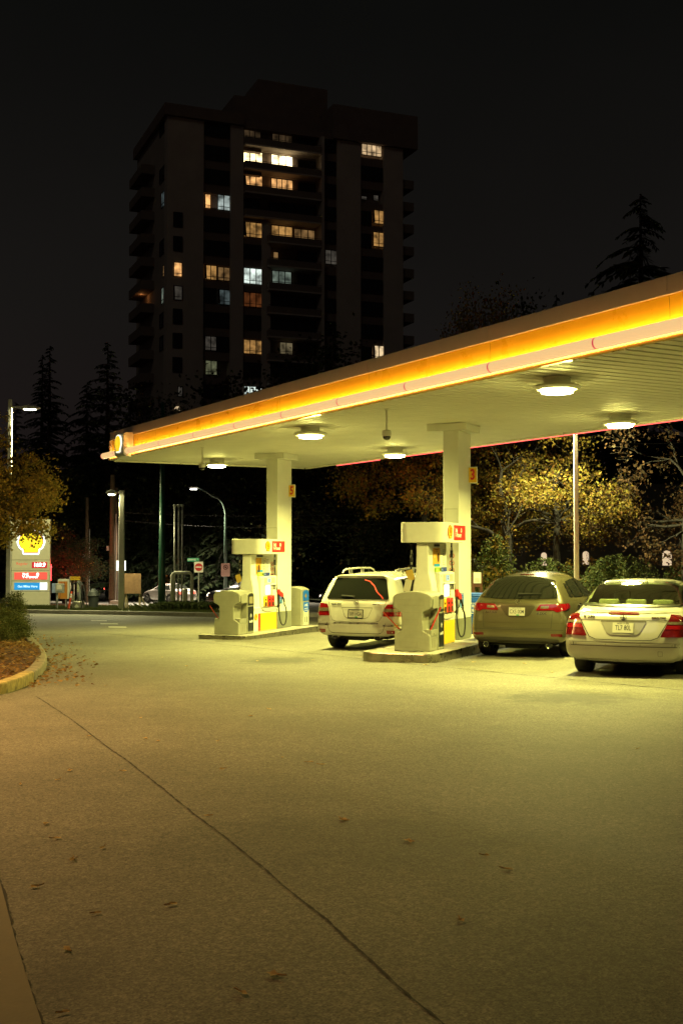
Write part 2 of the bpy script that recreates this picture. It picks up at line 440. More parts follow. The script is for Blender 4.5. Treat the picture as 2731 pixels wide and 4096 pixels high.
# ---------------------------------------------------------------- planting bed on the left
bedp = [G(-260, 2815), G(0, 2774), G(60, 2754), G(112, 2728), G(140, 2706), G(160, 2680), G(167, 2655), G(162, 2636), G(146, 2608), G(122, 2578), G(92, 2550), G(60, 2525), G(20, 2500), G(-60, 2490), G(-500, 2500)]
MULCH = mat('bark_mulch', (.085, .042, .02), .95, var=.5, vs=14, bump=.9, bs=45)
def mound(x, y):
    c = Vector((-8.2, 21.5)); return .30 * math.exp(-((x - c.x) ** 2 + (y - c.y) ** 2) / 5.0) + .02 * math.sin(x * 7) * math.sin(y * 6)
drape('planting_bed', [(p.x, p.y) for p in bedp], .10, MULCH, .35, lift=mound)
kp = [Vector((p.x, p.y, 0)) for p in bedp[:-1]]
ki = 4
tag(strip('bed_kerb', dense(kp[ki-1:], .3), .19, .15, mat('old_kerb', (.25, .225, .165), .85, var=.4, vs=5, bump=.5, bs=60), bevel=.03), kind='structure')
YK = mat('yellow_kerb_paint', (.36, .29, .12), .85, var=.6, vs=7, bump=.4, bs=30)
tag(strip('painted_kerb', dense(kp[:ki], .25), .19, .16, YK, bevel=.03), kind='structure')
LITTER = leafmat('leaf_litter', [(.12, .06, .025), (.30, .18, .07), (.42, .27, .11), (.18, .09, .035), (.36, .26, .12)])
def leafshape(b, p, s, rnd, up=None, curl=.25):
    """one small folded leaf: two quads sharing a rib"""
    a = rnd.uniform(0, 2*PI)
    if up is None: nrm = Vector((rnd.gauss(0, 1), rnd.gauss(0, 1), rnd.gauss(0, 1))).normalized()
    else: nrm = (Vector((0, 0, 1)) + Vector((rnd.gauss(0, up), rnd.gauss(0, up), 0))).normalized()
    t = nrm.orthogonal().normalized(); t = (Matrix.Rotation(a, 3, nrm) @ t); u = nrm.cross(t)
    w = s * rnd.uniform(.28, .42)
    p = Vector(p)
    vs = [p, p + t*s*.55 + u*w + nrm*curl*w, p + t*s*1.05, p + t*s*.55 - u*w + nrm*curl*w, p + t*s*.1]
    b.add(vs, [(0, 2, 1), (0, 3, 2)])
def inside(p, poly):
    c = False; n = len(poly)
    for i in range(n):
        a = poly[i]; q = poly[(i + 1) % n]
        if (a[1] > p[1]) != (q[1] > p[1]) and p[0] < (q[0] - a[0]) * (p[1] - a[1]) / (q[1] - a[1]) + a[0]: c = not c
    return c
rnd = random.Random(3); b = MB(); poly = [(p.x, p.y) for p in bedp]
for _ in range(9000):
    x, y = rnd.uniform(-11, -4.4), rnd.uniform(16, 29)
    if inside((x, y), poly): leafshape(b, (x, y, gz(x, y) + .115 + mound(x, y)), rnd.uniform(.05, .11), rnd, .35)
for _ in range(330):   # drifted against the kerb
    k = rnd.randrange(2, 10); p = kp[k].lerp(kp[k+1], rnd.random()); t = (kp[k+1] - kp[k]).normalized(); n = Vector((t.y, -t.x, 0))
    d = abs(rnd.gauss(0, .38)) + .1
    q = p + n * d; leafshape(b, (q.x, q.y, gz(q.x, q.y) + .01 + rnd.random() * .02), rnd.uniform(.05, .1), rnd, .3)
tag(b.build('leaf_litter', LITTER), 'brown fallen leaves drifted over the planting bed and its kerb', 'leaves', kind='stuff')
# separate fallen leaves on the forecourt
LEAF1 = leafmat('dry_leaf', [(.60, .42, .18), (.68, .50, .24), (.42, .25, .10)])
def fallen(px, py, s, rnd):
    b = MB(); n = 9; c = Vector((0, 0, 0)); vs = []
    w = rnd.uniform(.45, .7)
    for i in range(n):
        a = 2*PI*i/n; q = s * (.5 if i % 2 else .34) * rnd.uniform(.8, 1.15)
        vs.append((math.cos(a) * q, math.sin(a) * q * w, .006 + (abs(math.sin(a)) * rnd.uniform(.05, .3) * s * .45)))
    b.add([(0, 0, .004)] + vs, [(0, i + 1, (i + 1) % n + 1) for i in range(n)])
    b.tube([(s*.2, 0, .006), (s*.75, s*.1, .012)], .003, 4)
    o = b.build('fallen_leaf', LEAF1); o.location = G(px, py, .003); o.rotation_euler = (0, 0, rnd.uniform(0, 6.28)); return o
rnd = random.Random(11)
spots = [(292, 3443), (290, 3437), (828, 3265), (1370, 3283), (392, 3655), (268, 3800), (972, 3976), (1097, 3902), (186, 3297), (870, 2966), (280, 3085), (230, 3122), (83, 3140), (497, 3086), (1290, 3060), (1130, 3032), (2030, 3480), (890, 3078), (410, 3395), (142, 3550), (1240, 3050), (630, 2965), (563, 2873), (1375, 3280), (230, 3355), (690, 3620), (1945, 3425), (1845, 3685), (1640, 3370), (1630, 3365), (2545, 2997), (262, 4053), (580, 2955), (360, 2945), (1000, 2865), (1077, 2838), (650, 2630), (1030, 2645), (1250, 2640), (745, 2665), (1890, 2650), (1700, 2660), (2100, 2655), (2205, 2690), (1450, 2628), (1070, 2560)]
for i, (px, py) in enumerate(spots):
    o = fallen(px, py, rnd.uniform(.045, .075) if py > 2900 else rnd.uniform(.06, .1), rnd)
    tag(o, 'curled dry brown leaf lying on the asphalt', 'leaf', 'fallen leaves scattered over the forecourt')
cup = thing('plastic_cup', 'crushed clear plastic cup lying against the planting bed kerb', 'cup', G(158, 2622, .04), 0)
b = MB(); b.M = Matrix.Rotation(R(80), 4, 'Y'); b.lathe([(.001, -.06), (.032, -.06), (.045, .06), (.043, .06), (.03, -.055)], 14)
b.build('body', mat('clear_plastic', (.8, .8, .75), .15, var=0, trans=.6), cup, smooth=True)
b = MB(); b.M = Matrix.Rotation(R(80), 4, 'Y'); b.lathe([(.043, .055), (.049, .056), (.049, .064), (.043, .066)], 14); b.build('rim', WTEXT, cup)

# ---------------------------------------------------------------- fuel canopy
CL, CWD, SZ = 24.5, 6.35, 4.15
can = thing('fuel_canopy', 'long flat white canopy with glowing orange yellow fascia and pink light tube', 'canopy', CO, CROT)
SOF = mat('soffit_enamel', (.82, .80, .69), .55, var=.06, vs=2)
b = MB(); pitch = .26; vs = []; fs = []; n = int(CL / pitch)
prof = []
for i in range(n):
    x = i * pitch; prof += [(x, SZ - .004), (x + .03, SZ - .014), (x + pitch - .075, SZ - .004), (x + pitch - .072, SZ + .045), (x + pitch - .004, SZ + .045)]
prof.append((CL, SZ))
for x, z in prof: vs += [(x, .02, z), (x, CWD - .02, z)]
for i in range(len(prof) - 1):
    if i % 5 != 3: fs.append((2*i, 2*i+1, 2*i+3, 2*i+2))
b.add(vs, fs); b.build('soffit', SOF, can)
b = MB(); b.box(.04, CL, .05, CWD - .05, SZ + .046, SZ + .05); b.build('groove_shade_sheet', mat('groove_shade', (.16, .155, .13), .8), can)  # dark sheet whose colour stands in for shade in the grooves
b = MB(); b.box(.03, CL, .12, CWD - .12, SZ + .06, SZ + .74); b.build('roof_deck', mat('roof_membrane', (.2, .2, .19), .9), can)
GREYF = mat('fascia_grey', (.50, .47, .42), .5, var=.05)
b = MB()
seams = [0, 3.6, 7.25, 10.9, 14.5, 18.1, 21.8, CL]
for x0, x1 in zip(seams, seams[1:]): b.box(x0 + .004, x1 - .004, .02, .10, SZ + .553, SZ + .79)
b.box(-.02, .03, .0, .09, SZ + .02, SZ + .551)
b.build('fascia_cap', GREYF, can, bevel=.006)
# back and end trims
b = MB()
b.box(.03, CL, CWD - .1, CWD + .03, SZ + .1, SZ + .79); b.box(-.02, .029, .095, CWD + .03, SZ + .02, SZ + .79)
b.build('rear_fascia', GREYF, can)
b = MB()
for x0, x1 in ((.15, 5.9), (5.93, 12.4), (12.43, 18), (18.03, CL)): b.box(x0, x1, CWD - .16, CWD - .06, SZ - .055, SZ - .013)
for y0, y1 in ((.12, 2.1), (2.13, 4.3), (4.33, CWD - .17)): b.box(.03, .14, y0, y1, SZ - .05, SZ - .013)
b.build('edge_trim', SOF, can, bevel=.004)
# curved lit panel: plastic, bright because of the light strip behind the tube
PANEL = mat('yellow_fascia_panel', (.86, .56, .03), .3, var=.04, vs=1.5, coat=.4)
def cove(z):  # profile of the panel, leaning back then out
    t = (z - (SZ + .03)) / .52
    return .055 + .018 * math.sin(PI * min(1, max(0, t)) * .9)
b = MB()
for x0, x1 in zip(seams, seams[1:]):
    zs = [SZ + .03 + .52 * k / 14 for k in range(15)]; vs = []; fs = []
    for z in zs: vs += [(x0 + .003, cove(z), z), (x1 - .003, cove(z), z)]
    for k in range(14): fs.append((2*k, 2*k+1, 2*k+3, 2*k+2))
    b.add(vs, fs)
b.build('fascia_panel', PANEL, can, smooth=True)
b = MB(); b.box(.0, CL, .115, .118, SZ + .02, SZ + .56); b.build('panel_backing', BLACK, can)
b = MB(); b.box(0, CL, -.03, .06, SZ - .008, SZ + .022); b.build('lower_lip', PANEL, can, bevel=.004)
STRIP = emis('led_strip', (1, .56, .12), 42)
b = MB(); b.box(.05, CL, -.034, -.026, SZ + .09, SZ + .165); b.build('led_strip', STRIP, can)
b = MB(); b.box(.05, CL, .0, .012, SZ + .034, SZ + .042); b.build('led_strip', emis('lip_strip', (1, .55, .1), 1.2), can)
TUBE = mat('tube_diffuser', (.25, .09, .05), .25, var=0, emit=(.96, .60, .25), es=.95)
TUBER = mat('tube_ring', (.5, .03, .04), .3, var=0, emit=(.75, .07, .09), es=.8)
tz, ty, tr = SZ + .112, -.125, .084
rings = [.95, 2.25, 4.55, 6.85, 9.2, 11.5, 13.8, 16.1, 18.4, 20.7, 23]
xs = [-.14] + rings + [CL]
for x0, x1 in zip(xs, xs[1:]):
    b = MB(); b.tube([(x0 + .016, ty, tz), (x1 - .016, ty, tz)], tr, 20); b.build('light_tube', TUBE, can, smooth=False)
for x in rings:
    b = MB(); b.tube([(x - .016, ty, tz), (x + .016, ty, tz)], tr * .985, 20); b.build('tube_collar', TUBER, can)
b = MB(); b.tube([(-.15, ty, tz), (-.125, ty, tz)], tr * 1.01, 20); b.build('tube_end', TUBER, can)
REDT = mat('red_tube', (.5, .02, .02), .3, var=0, emit=(1, .09, .08), es=3.2)
b = MB(); b.tube([(1.7, CWD + .1, SZ - .035), (4.2, CWD + .1, SZ - .035)], .016, 12); b.tube([(5.4, CWD + .1, SZ - .03), (CL, CWD + .1, SZ - .03)], .018, 12); b.build('rear_light_tube', REDT, can)
b = MB(); b.box(.3, CL, CWD + .032, CWD + .042, SZ + .2, SZ + .32); b.build('rear_red_fill', emis('red_fill_emitter', (1, .07, .03), 24), can)  # hidden emitter added to redden the trees behind
# emblem box that wraps over the tube
lb = MB(); prof = [(.05, SZ + .62), (-.16, SZ + .62), (-.24, SZ + .58), (-.255, SZ + .2), (-.24, SZ + .04), (-.18, SZ - .03), (-.02, SZ - .05), (.05, SZ - .05)]
lb.prism([(y, z) for y, z in prof], 1.22, 1.95, 'x'); lb.build('emblem_box', WHITE, can, bevel=.01)
MEM = frame((1.585, -.256, SZ + .32), (1, 0, 0), (0, 0, 1))
HALO = emis('halo_white', (1, .93, .66), 1.8)
EY = emis('emblem_yellow', (1, .62, .02), 1.0); ER = emis('emblem_red', (.85, .05, .03), .8)
emblem(MEM, .44, can, EY, EY, HALO)

# ceiling lights
def ceiling_light(x, y, label, power=660, lit=True):
    p = cl(x, y)
    t = thing('ceiling_light', label, 'ceiling light', (p.x, p.y, SZ - .013), CROT, 'round led lights under the canopy')
    b = MB(); b.lathe([(.0, 0), (.21, 0), (.21, -.012), (.205, -.02), (.0, -.02)], 28); b.build('mounting_plate', SOF, t, smooth=False)
    b = MB(); b.lathe([(.0, -.02), (.2, -.02), (.2, -.1), (.32, -.112), (.36, -.145), (.30, -.180), (.26, -.184), (.0, -.184)], 28); b.build('housing', WHITE, t, smooth=False)
    b = MB(); b.lathe([(.0, -.238), (.20, -.235), (.235, -.228)], 28); b.build('lens', LED, t, smooth=True)
    b = MB(); b.lathe([(.235, -.2275), (.235, -.185)], 28); b.build('lens_rim', emis('led_lens_rim', LEDC, 120), t, smooth=True)
    lamp('lamp', 'AREA', (0, 0, -.245), power, LEDC, t, size=.4, spread=R(144 if y > 4 else 168))
    return t
ceiling_light(10.75, .85, 'round canopy light between the fascia and the left hand pillar')
ceiling_light(18.7, .85, 'largest round canopy light, nearest to the fascia on the right')
ceiling_light(1.9, 2.5, 'round canopy light at the far left end beside the hanging camera')
ceiling_light(15.5, 5.0, 'round canopy light by the rear edge right of the tall lamp post')
ceiling_light(7.35, 5.0, 'round canopy light by the rear edge between the two pillars')
ceiling_light(23.6, 5.0, 'round canopy light over the silver sedan, beyond the picture', 230)

def dome_camera(px, py, label):
    r = ray(px, py); s = (SZ - .45 - CAMH) / r.z; p = Vector((r.x*s, r.y*s, SZ - .012))
    t = thing('dome_camera', label, 'security camera', p, CROT, 'dome cameras hanging from the canopy')
    b = MB(); b.lathe([(.0, 0), (.05, 0), (.05, -.015), (.0, -.015)], 14); b.tube([(0, 0, -.01), (0, 0, -.40)], .018, 10); b.build('stem', WHITE, t)
    b = MB(); b.lathe([(.0, -.38), (.06, -.385), (.085, -.41), (.085, -.48), (.075, -.5), (.0, -.5)], 20); b.build('housing', WHITE, t)
    b = MB(); b.lathe([(.072, -.495), (.068, -.53), (.045, -.56), (.0, -.572)], 20); b.build('dome', mat('smoked_dome', (.02, .02, .02), .06, var=0, coat=1), t, smooth=True)
dome_camera(810, 1860, 'white dome camera on a thin stem near the far left corner of the canopy')
dome_camera(1546, 1732, 'white dome camera on a thin stem between the two canopy pillars')

# ---------------------------------------------------------------- pump islands
TOP3, TOP5 = -.2311, -.4683
C3 = Vector((2.355, 23.6, TOP3)); C5 = Vector((-1.67, 30.8, TOP5))
ISR = -IA
def isl(o, e, d, z=0): return Vector((o.x + E_.x*e + D_.x*d, o.y + E_.y*e + D_.y*d, o.z + z))
GREYBAND = mat('grey_band_paint', (.20, .21, .16), .55, var=.1)
COLM = mat('pillar_enamel', (.83, .82, .74), .42, var=.05, vs=2)
STICK = mat('sticker_paper', (.62, .58, .46), .5, var=.04)
def island(o, d0, d1, near):
    t = thing('pump_island', f'raised concrete pump island with steel edging under the {near} pump', 'pump island', o, ISR, 'raised pump islands')
    b = MB(); b.prism(rrect(-.80, .62, d0, d1, .24, 8), -.45, 0); b.build('slab', CONC, t, bevel=.015)
    b = MB(); out = rrect(-.812, .632, d0 - .012, d1 + .012, .25, 10); inn = rrect(-.796, .616, d0 + .004, d1 - .004, .236, 10); n = len(out)
    vs = [(x, y, -.42) for x, y in out] + [(x, y, -.012) for x, y in out] + [(x*.998, y*.998, .006) for x, y in out] + [(x, y, .006) for x, y in inn]
    inn2 = rrect(-.755, .575, d0 + .045, d1 - .045, .2, 10); vs += [(x, y, .0035) for x, y in inn2]
    fs = [(k*n+i, k*n+(i+1)%n, (k+1)*n+(i+1)%n, (k+1)*n+i) for k in range(4) for i in range(n)]
    b.add(vs, fs); b.build('steel_edging', mat('worn_steel', (.36, .34, .27), .3, 1, var=.35, vs=5, bump=.1, bs=15), t)
    return t
island(C3, -3.36, 1.7, 'nearer'); island(C5, -2.88, 1.75, 'farther')
def noicon(M, t, kind):
    b = MB(); b.M = M; ringpoly(b, .043, .052, 0, .003)
    b.prism([(-.036, .03), (-.03, .036), (.036, -.03), (.03, -.036)], 0, .0032); b.build('warning_ring', RED, t)
    b = MB(); b.M = M
    if kind == 0: b.prism([(-.03, -.024), (-.024, -.03), (.03, .022), (.024, .03)], .0035, .005)
    elif kind == 1: b.prism(circle(.012, .012, .014, 12), .0035, .005); b.prism([(-.028, -.022), (-.022, -.028), (.006, .002), (.0, .008)], .0035, .005)
    elif kind == 2: b.prism([(-.035, -.012), (.03, .004), (.03, .016), (-.01, .022), (-.035, 0)], .0035, .005); b.prism([(-.03, -.03), (-.018, -.03), (-.008, -.006), (-.022, -.006)], .0035, .005)
    else: b.prism([(-.014, -.022), (.014, -.022), (.014, .0), (.008, .022), (-.008, .022), (-.014, .0)], .0035, .0045)
    b.build('warning_symbol', DTEXT, t)
def pillar(o, num, where):
    t = thing('canopy_pillar', f'square white canopy pillar with grey foot and {where}', 'pillar', o, ISR, 'square pillars carrying the canopy')
    hz = SZ - o.z - .014
    b = MB(); b.box(-.33, 0, 0, .85, .43, hz - .15); b.build('shaft', COLM, t, bevel=.012)
    b = MB(); b.box(-.334, .004, -.004, .854, 0, .43); b.build('foot_band', GREYBAND, t, bevel=.012)
    b = MB(); b.box(-.66, .18, -.04, .89, hz - .15, hz); b.build('cap', COLM, t, bevel=.006)
    # hairline of the access panel in the face
    b = MB(); b.box(-.3, -.03, -.003, .0, 2.63, 2.636); b.box(-.303, -.3, -.003, 0, .5, 2.636); b.box(-.03, -.027, -.003, 0, .5, 2.636); b.build('panel_seam', mat('seam_grey', (.3, .29, .22), .7, var=0), t)
    for i, z in enumerate((1.69, 1.545, 1.40, 1.26)): noicon(frame((-.15, -.001, z), (1, 0, 0), (0, 0, 1)), t, i)
    M = frame((-.16, -.001, .93 + .13), (1, 0, 0), (0, 0, 1)); b = MB(); b.M = M
    for x0, x1, y0, y1 in ((-.07, .07, .067, .07), (-.07, .07, -.07, -.067), (-.07, -.067, -.067, .067), (.067, .07, -.067, .067)): b.box(x0, x1, y0, y1, 0, .002)
    for k in range(4): b.box(-.05, .04 - .02 * (k % 2), .035 - k * .022, .038 - k * .022, 0, .002)
    b.build('notice', DTEXT, t)
    M = frame((.001, .18, .79), (0, 1, 0), (0, 0, 1))
    a = plate('access_sticker', M, .22, .30, .003, BLUEV, t)
    plate('access_sticker', M @ Matrix.Translation((0, -.09, .0032)), .2, .10, .001, mat('pale_blue_vinyl', (.12, .38, .80), .5, var=.1), t)
    b = MB(); b.M = M @ Matrix.Translation((0, .02, .0034)); ringpoly(b, .02, .028, 0, .001, 18); b.prism(circle(0, .05, .011, 10), 0, .001); b.box(-.006, .006, .0, .04, 0, .001); b.box(-.08, .08, .1, .106, 0, .001); b.box(-.06, .06, .118, .124, 0, .001); b.box(-.07, .07, -.05, -.044, 0, .001)
    b.build('access_symbol', WTEXT, t)
    s = thing('pump_number_sign', f'small yellow sign with a red {num} on the edge of the canopy pillar', 'number sign', isl(o, .0, .66), ISR, 'yellow pump number signs')
    z = 3.18 if num == '3' else 3.46
    b = MB(); b.box(.002, .19, 0, .035, z, z + .34); b.build('sign_case', WHITE, s, bevel=.006)
    plate('face', frame((.096, -.001, z + .17), (1, 0, 0), (0, 0, 1)), .165, .305, .004, YEL, s)
    text(num, .30, frame((.096, -.006, z + .17), (1, 0, 0), (0, 0, 1)), RED, s, 'numeral', .03, .75)
pillar(C3, '3', 'the number 3 sign'); pillar(C5, '5', 'the number 5 sign')

# ---------------------------------------------------------------- fuel dispensers
SCREEN = emis('lit_screen', (.9, .95, .95), 1.4); LCD = emis('lcd_blue', (.35, .5, .75), .7)
POSTER = mat('orange_poster', (.68, .36, .04), .5, var=.2, vs=9); LIME = mat('lime_sticker', (.35, .55, .04), .45, var=.06); SKY = mat('sky_blue_sticker', (.02, .28, .80), .45, var=.06)
NAVY = mat('navy_sticker', (.01, .06, .38), .45, var=.06); BROWN = mat('dark_brown_ink', (.07, .03, .015), .5, var=.2)
DISP = mat('dispenser_enamel', (.82, .81, .72), .36, var=.06, vs=4); DISPG = mat('dispenser_grey', (.52, .50, .42), .45, var=.08)
def dispenser(o, s, which, long_poster):
    t = thing('fuel_dispenser', f'white fuel dispenser under a red topper sign {which}', 'fuel pump', isl(o, 0, s), ISR, 'fuel dispensers on the islands')
    # lower cabinet and bell-shaped upper body (profile in e, z)
    b = MB(); b.box(-.44, .07, -1.85, -.53, 0, .56); b.build('lower_cabinet', DISP, t, bevel=.012)
    half = [(.25, .562), (.22, .62), (.2, 1.0), (.185, 1.15), (.15, 1.3), (.128, 1.4), (.122, 1.94)]
    prof = [(-.185 + x, z) for x, z in half] + [(-.185 - x, z) for x, z in half[::-1]]
    b = MB(); b.prism(prof, -1.74, -.62, 'y'); b.build('upper_column', DISP, t, bevel=.03, seg=3)
    b = MB(); b.prism([(-.06, .60), (.075, .60), (.085, .64), (.06, 1.02), (.06, 1.36), (.03, 1.385), (-.06, 1.385)], -1.42, -.50, 'y'); b.build('control_head', DISP, t, bevel=.014)
    b = MB(); b.prism([(-.43, .60), (-.31, .60), (-.31, 1.385), (-.40, 1.385), (-.43, 1.36)], -1.42, -.50, 'y'); b.build('control_head', DISP, t, bevel=.014)
    fx = .071
    def FM(y, z, x=fx): return frame((x, y, z), (0, 1, 0), (0, 0, 1))
    plate('base_panel', FM(-1.0, .235), .92, .44, .004, YEL, t); plate('red_stripe', FM(-1.53, .235), .12, .44, .004, RED, t)
    plate('base_panel', frame((-.441, -1.05, .235), (0, -1, 0), (0, 0, 1)), 1.0, .44, .004, YEL, t)
    emblem(FM(-1.72, .37), .17, t, YEL, RED)
    b = MB(); b.prism([(y, z) for y, z in ((-1.40, .575), (-.52, .575), (-.55, .53), (-.75, .49), (-1.0, .478), (-1.2, .49), (-1.37, .53))], .071, .092, 'x'); b.build('drip_lip', DISPG, t, bevel=.006)
    X = .0605
    plate('display_bezel', FM(-.92, 1.27, X), .60, .14, .006, DISPG, t, .004); plate('price_display', FM(-.96, 1.27, X + .0065), .2, .11, .002, LCD, t)
    text('1.69', .04, FM(-.96, 1.29, X + .0088), DTEXT, t, 'digits', ext=.0005); text('0.00', .04, FM(-.96, 1.25, X + .0088), DTEXT, t, 'digits', ext=.0005)
    plate('shelf', FM(-.92, 1.165, X), .62, .03, .045, DISP, t, .008)
    plate('screen_bezel', FM(-1.0, 1.03, X), .46, .29, .012, DISPG, t, .006); plate('screen', FM(-1.05, 1.03, X + .0125), .30, .23, .002, SCREEN, t)
    b = MB()
    for k in range(4): b.box(X + .012, X + .018, -.865, -.835, .93 + k * .055, .965 + k * .055)
    b.build('keypad', GREYP, t)
    for y in (-.70, -.60):
        plate('card_slot', FM(y, 1.10, X), .055, .14, .008, BLACK, t, .004)
    # grade selectors
    Mg = frame((.083, -.95, .745), (0, 1, 0), (-.02, 0, 1))
    plate('grade_panel', Mg @ Matrix.Translation((-.26, 0, 0)), .2, .26, .012, YEL, t, .006)
    plate('grade_panel', Mg @ Matrix.Translation((.06, 0, 0)), .40, .28, .012, RED, t, .006)
    b = MB(); b.M = Mg
    for x in (-.26, -.04, .16): b.box(x - .03, x + .03, .02, .06, .012, .02)
    b.build('grade_button', BLACK, t)
    b = MB(); b.M = Mg
    for x in (-.26, -.04, .16): b.prism(rrect(x - .045, x + .045, -.12, -.02, .03), .012, .026)
    b.build('price_button', BROWN, t)
    text('V', .05, Mg @ Matrix.Translation((.06, .105, .012)), WTEXT, t, 'lettering')
    # stickers on the upper column
    XU = -.185 + .1285
    plate('topper_slot', FM(-1.25, 1.895, XU), .34, .045, .003, BLACK, t)
    if long_poster:
        plate('poster', FM(-1.28, 1.675, XU), .42, .33, .003, POSTER, t); text('All Membership\nis full', .035, FM(-1.28, 1.80, XU + .003), BROWN, t, 'lettering', ext=.0004)
        plate('poster_picture', FM(-1.18, 1.66, XU + .0032), .13, .18, .001, BROWN, t, poly=circle(0, 0, .06, 18, .09)); text('6', .09, FM(-1.40, 1.68, XU + .003), WTEXT, t, 'lettering', ext=.0004)
    else:
        plate('poster', FM(-1.32, 1.64, XU), .30, .42, .003, POSTER, t); plate('poster_picture', FM(-1.3, 1.58, XU + .0032), .1, .22, .001, BROWN, t, poly=rrect(-.045, .045, -.1, .1, .04))
        plate('poster_picture', FM(-1.40, 1.55, XU + .0032), .05, .18, .001, BROWN, t); plate('poster', FM(-1.02, 1.65, XU), .26, .40, .002, STICK, t)
        text("2 for\n$5", .07, FM(-1.02, 1.74, XU + .003), DTEXT, t, 'lettering', ext=.0004); text("2 for\n$7", .07, FM(-1.02, 1.6, XU + .003), DTEXT, t, 'lettering', ext=.0004)
    b = MB(); b.M = FM(-.8, 1.66, XU)
    for k in range(9): b.box(-.09, .06 - (k * 37 % 5) * .015, .14 - k * .035, .15 - k * .035, 0, .0015)
    b.build('small_print', GREYP, t)
    plate('sticker', FM(-1.25, 1.515, XU), .34, .05, .004, SKY, t)
    plate('sticker', FM(-1.25, 1.43, XU + .02), .34, .085, .01, LIME, t); plate('sticker', FM(-.9, 1.43, XU + .02), .34, .085, .01, NAVY, t)
    text('GO', .05, FM(-1.32, 1.43, XU + .031), WTEXT, t, 'lettering', ext=.0004); text('6c', .06, FM(-1.0, 1.43, XU + .031), WTEXT, t, 'lettering', ext=.0004); plate('sticker_photo', FM(-1.14, 1.43, XU + .0305), .07, .05, .001, BROWN, t); plate('sticker_photo', FM(-.88, 1.43, XU + .0305), .07, .05, .001, BROWN, t)
    b = MB(); b.box(.062, .068, -1.36, -1.34, 1.30, 1.32); b.box(.071, .075, -1.81, -1.79, .52, .54); b.box(.071, .075, -.57, -.55, .52, .54); b.box(.083, .088, -1.37, -1.35, .65, .67); b.build('lock', BLACK, t)
    # topper with rounded corners
    out = rrect(-.62, .27, -1.86, -.46, .2, 8)
    b = MB(); b.prism(out, 1.945, 2.325, 'z'); b.build('topper', DISP, t, bevel=.01)
    MT = frame((.2705, -.84, 2.135), (0, 1, 0), (0, 0, 1))
    plate('topper_sign', MT, .74, .285, .004, RED, t)
    text('Shell', .105, MT @ Matrix.Translation((-.22, .05, .004)), WTEXT, t, 'lettering', .02, .8, ext=.001)
    text('V-Power', .135, MT @ Matrix.Translation((-.10, -.045, .004)), WTEXT, t, 'lettering', .02, .85, ext=.001)
    b = MB(); b.M = MT @ Matrix.Translation((.1, .05, .004)); ringpoly(b, .02, .045, 0, .002, 20); b.build('topper_mark', WTEXT, t)
    emblem(frame((.2705, -1.46, 2.145), (0, 1, 0), (0, 0, 1)), .26, t, YEL, RED)
    # hoses and nozzle
    b = MB(); pts = [(.0, -.50, 1.95), (.0, -.50, 1.6), (.03, -.47, 1.2), (.06, -.43, .8), (.08, -.40, .4), (.1, -.34, .16), (.12, -.24, .09), (.14, -.14, .14), (.15, -.10, .3), (.15, -.13, .52), (.14, -.2, .62)]
    sp = []
    for i in range(len(pts) - 1):
        P0, P1, P2, P3 = [Vector(pts[max(0, min(len(pts)-1, i + k))]) for k in (-1, 0, 1, 2)]
        for k in range(5):
            u = k / 5; sp.append(.5 * ((2*P1) + (P2 - P0)*u + (2*P0 - 5*P1 + 4*P2 - P3)*u*u + (3*P1 - P0 - 3*P2 + P3)*u**3))
    sp.append(Vector(pts[-1])); b.tube(sp, .016, 8); b.build('hose', RUBBER, t, smooth=True)
    b = MB(); b.tube([(.0, -.5, 1.80), (.0, -.5, 1.66)], .03, 10); b.build('breakaway', BLACK, t)
    b = MB(); b.tube([(.0, -.5, 1.86), (.0, -.5, 1.80)], .022, 10); b.tube([(.0, -.5, 1.66), (.002, -.5, 1.62)], .02, 10); b.tube([(.14, -.2, .62), (.135, -.22, .69)], .022, 10); b.build('swivel', STEEL, t)
    b = MB(); b.prism([(-.46, 1.02), (-.42, 1.04), (-.40, .99), (-.24, .93), (-.2, .86), (-.22, .82), (-.40, .84), (-.47, .90)], .055, .125, 'x'); b.build('nozzle_cover', RED, t, bevel=.015)
    b = MB(); b.tube([(.1, -.25, .86), (.12, -.21, .76), (.135, -.2, .69)], [.026, .022, .02], 8); b.tube([(.09, -.42, .85), (.09, -.42, .66), (.1, -.32, .68), (.1, -.26, .82)], .012, 6); b.prism([(-.5, .88), (-.44, .88), (-.42, .6), (-.47, .55), (-.5, .62)], .05, .11, 'x'); b.build('nozzle', BLACK, t)
    b = MB(); b.tube([(-.44, -1.62, 1.95), (-.45, -1.62, 1.3), (-.46, -1.6, .6), (-.47, -1.55, .25)], .016, 8); b.tube([(-.44, -1.62, 1.72), (-.44, -1.62, 1.58)], .03, 10); b.build('hose', RUBBER, t, smooth=True)
    b = MB(); b.tube([(-.44, -1.62, 1.80), (-.44, -1.62, 1.73)], .022, 8); b.tube([(-.44, -1.62, 1.575), (-.44, -1.62, 1.53)], .02, 8); b.build('swivel', STEEL, t)
    TAG = mat('yellow_card', (.66, .45, .09), .5, var=.08)
    M = frame((-.45, -1.66, 1.33), (1, -.1, .3), (-.3, 0, 1)); plate('warning_tag', M, .15, .2, .003, TAG, t)
    if long_poster: plate('warning_tag', frame((-.5, -1.67, 1.13), (1, .1, -.25), (.25, 0, 1)), .13, .24, .003, STICK, t); plate('warning_tag', frame((-.5, -1.66, .75), (1, .1, -.05), (.05, 0, 1)), .11, .55, .003, STICK, t)
    return t
dispenser(C3, 0, 'in front of the pillar numbered 3', True); dispenser(C5, .33, 'in front of the pillar numbered 5', False)

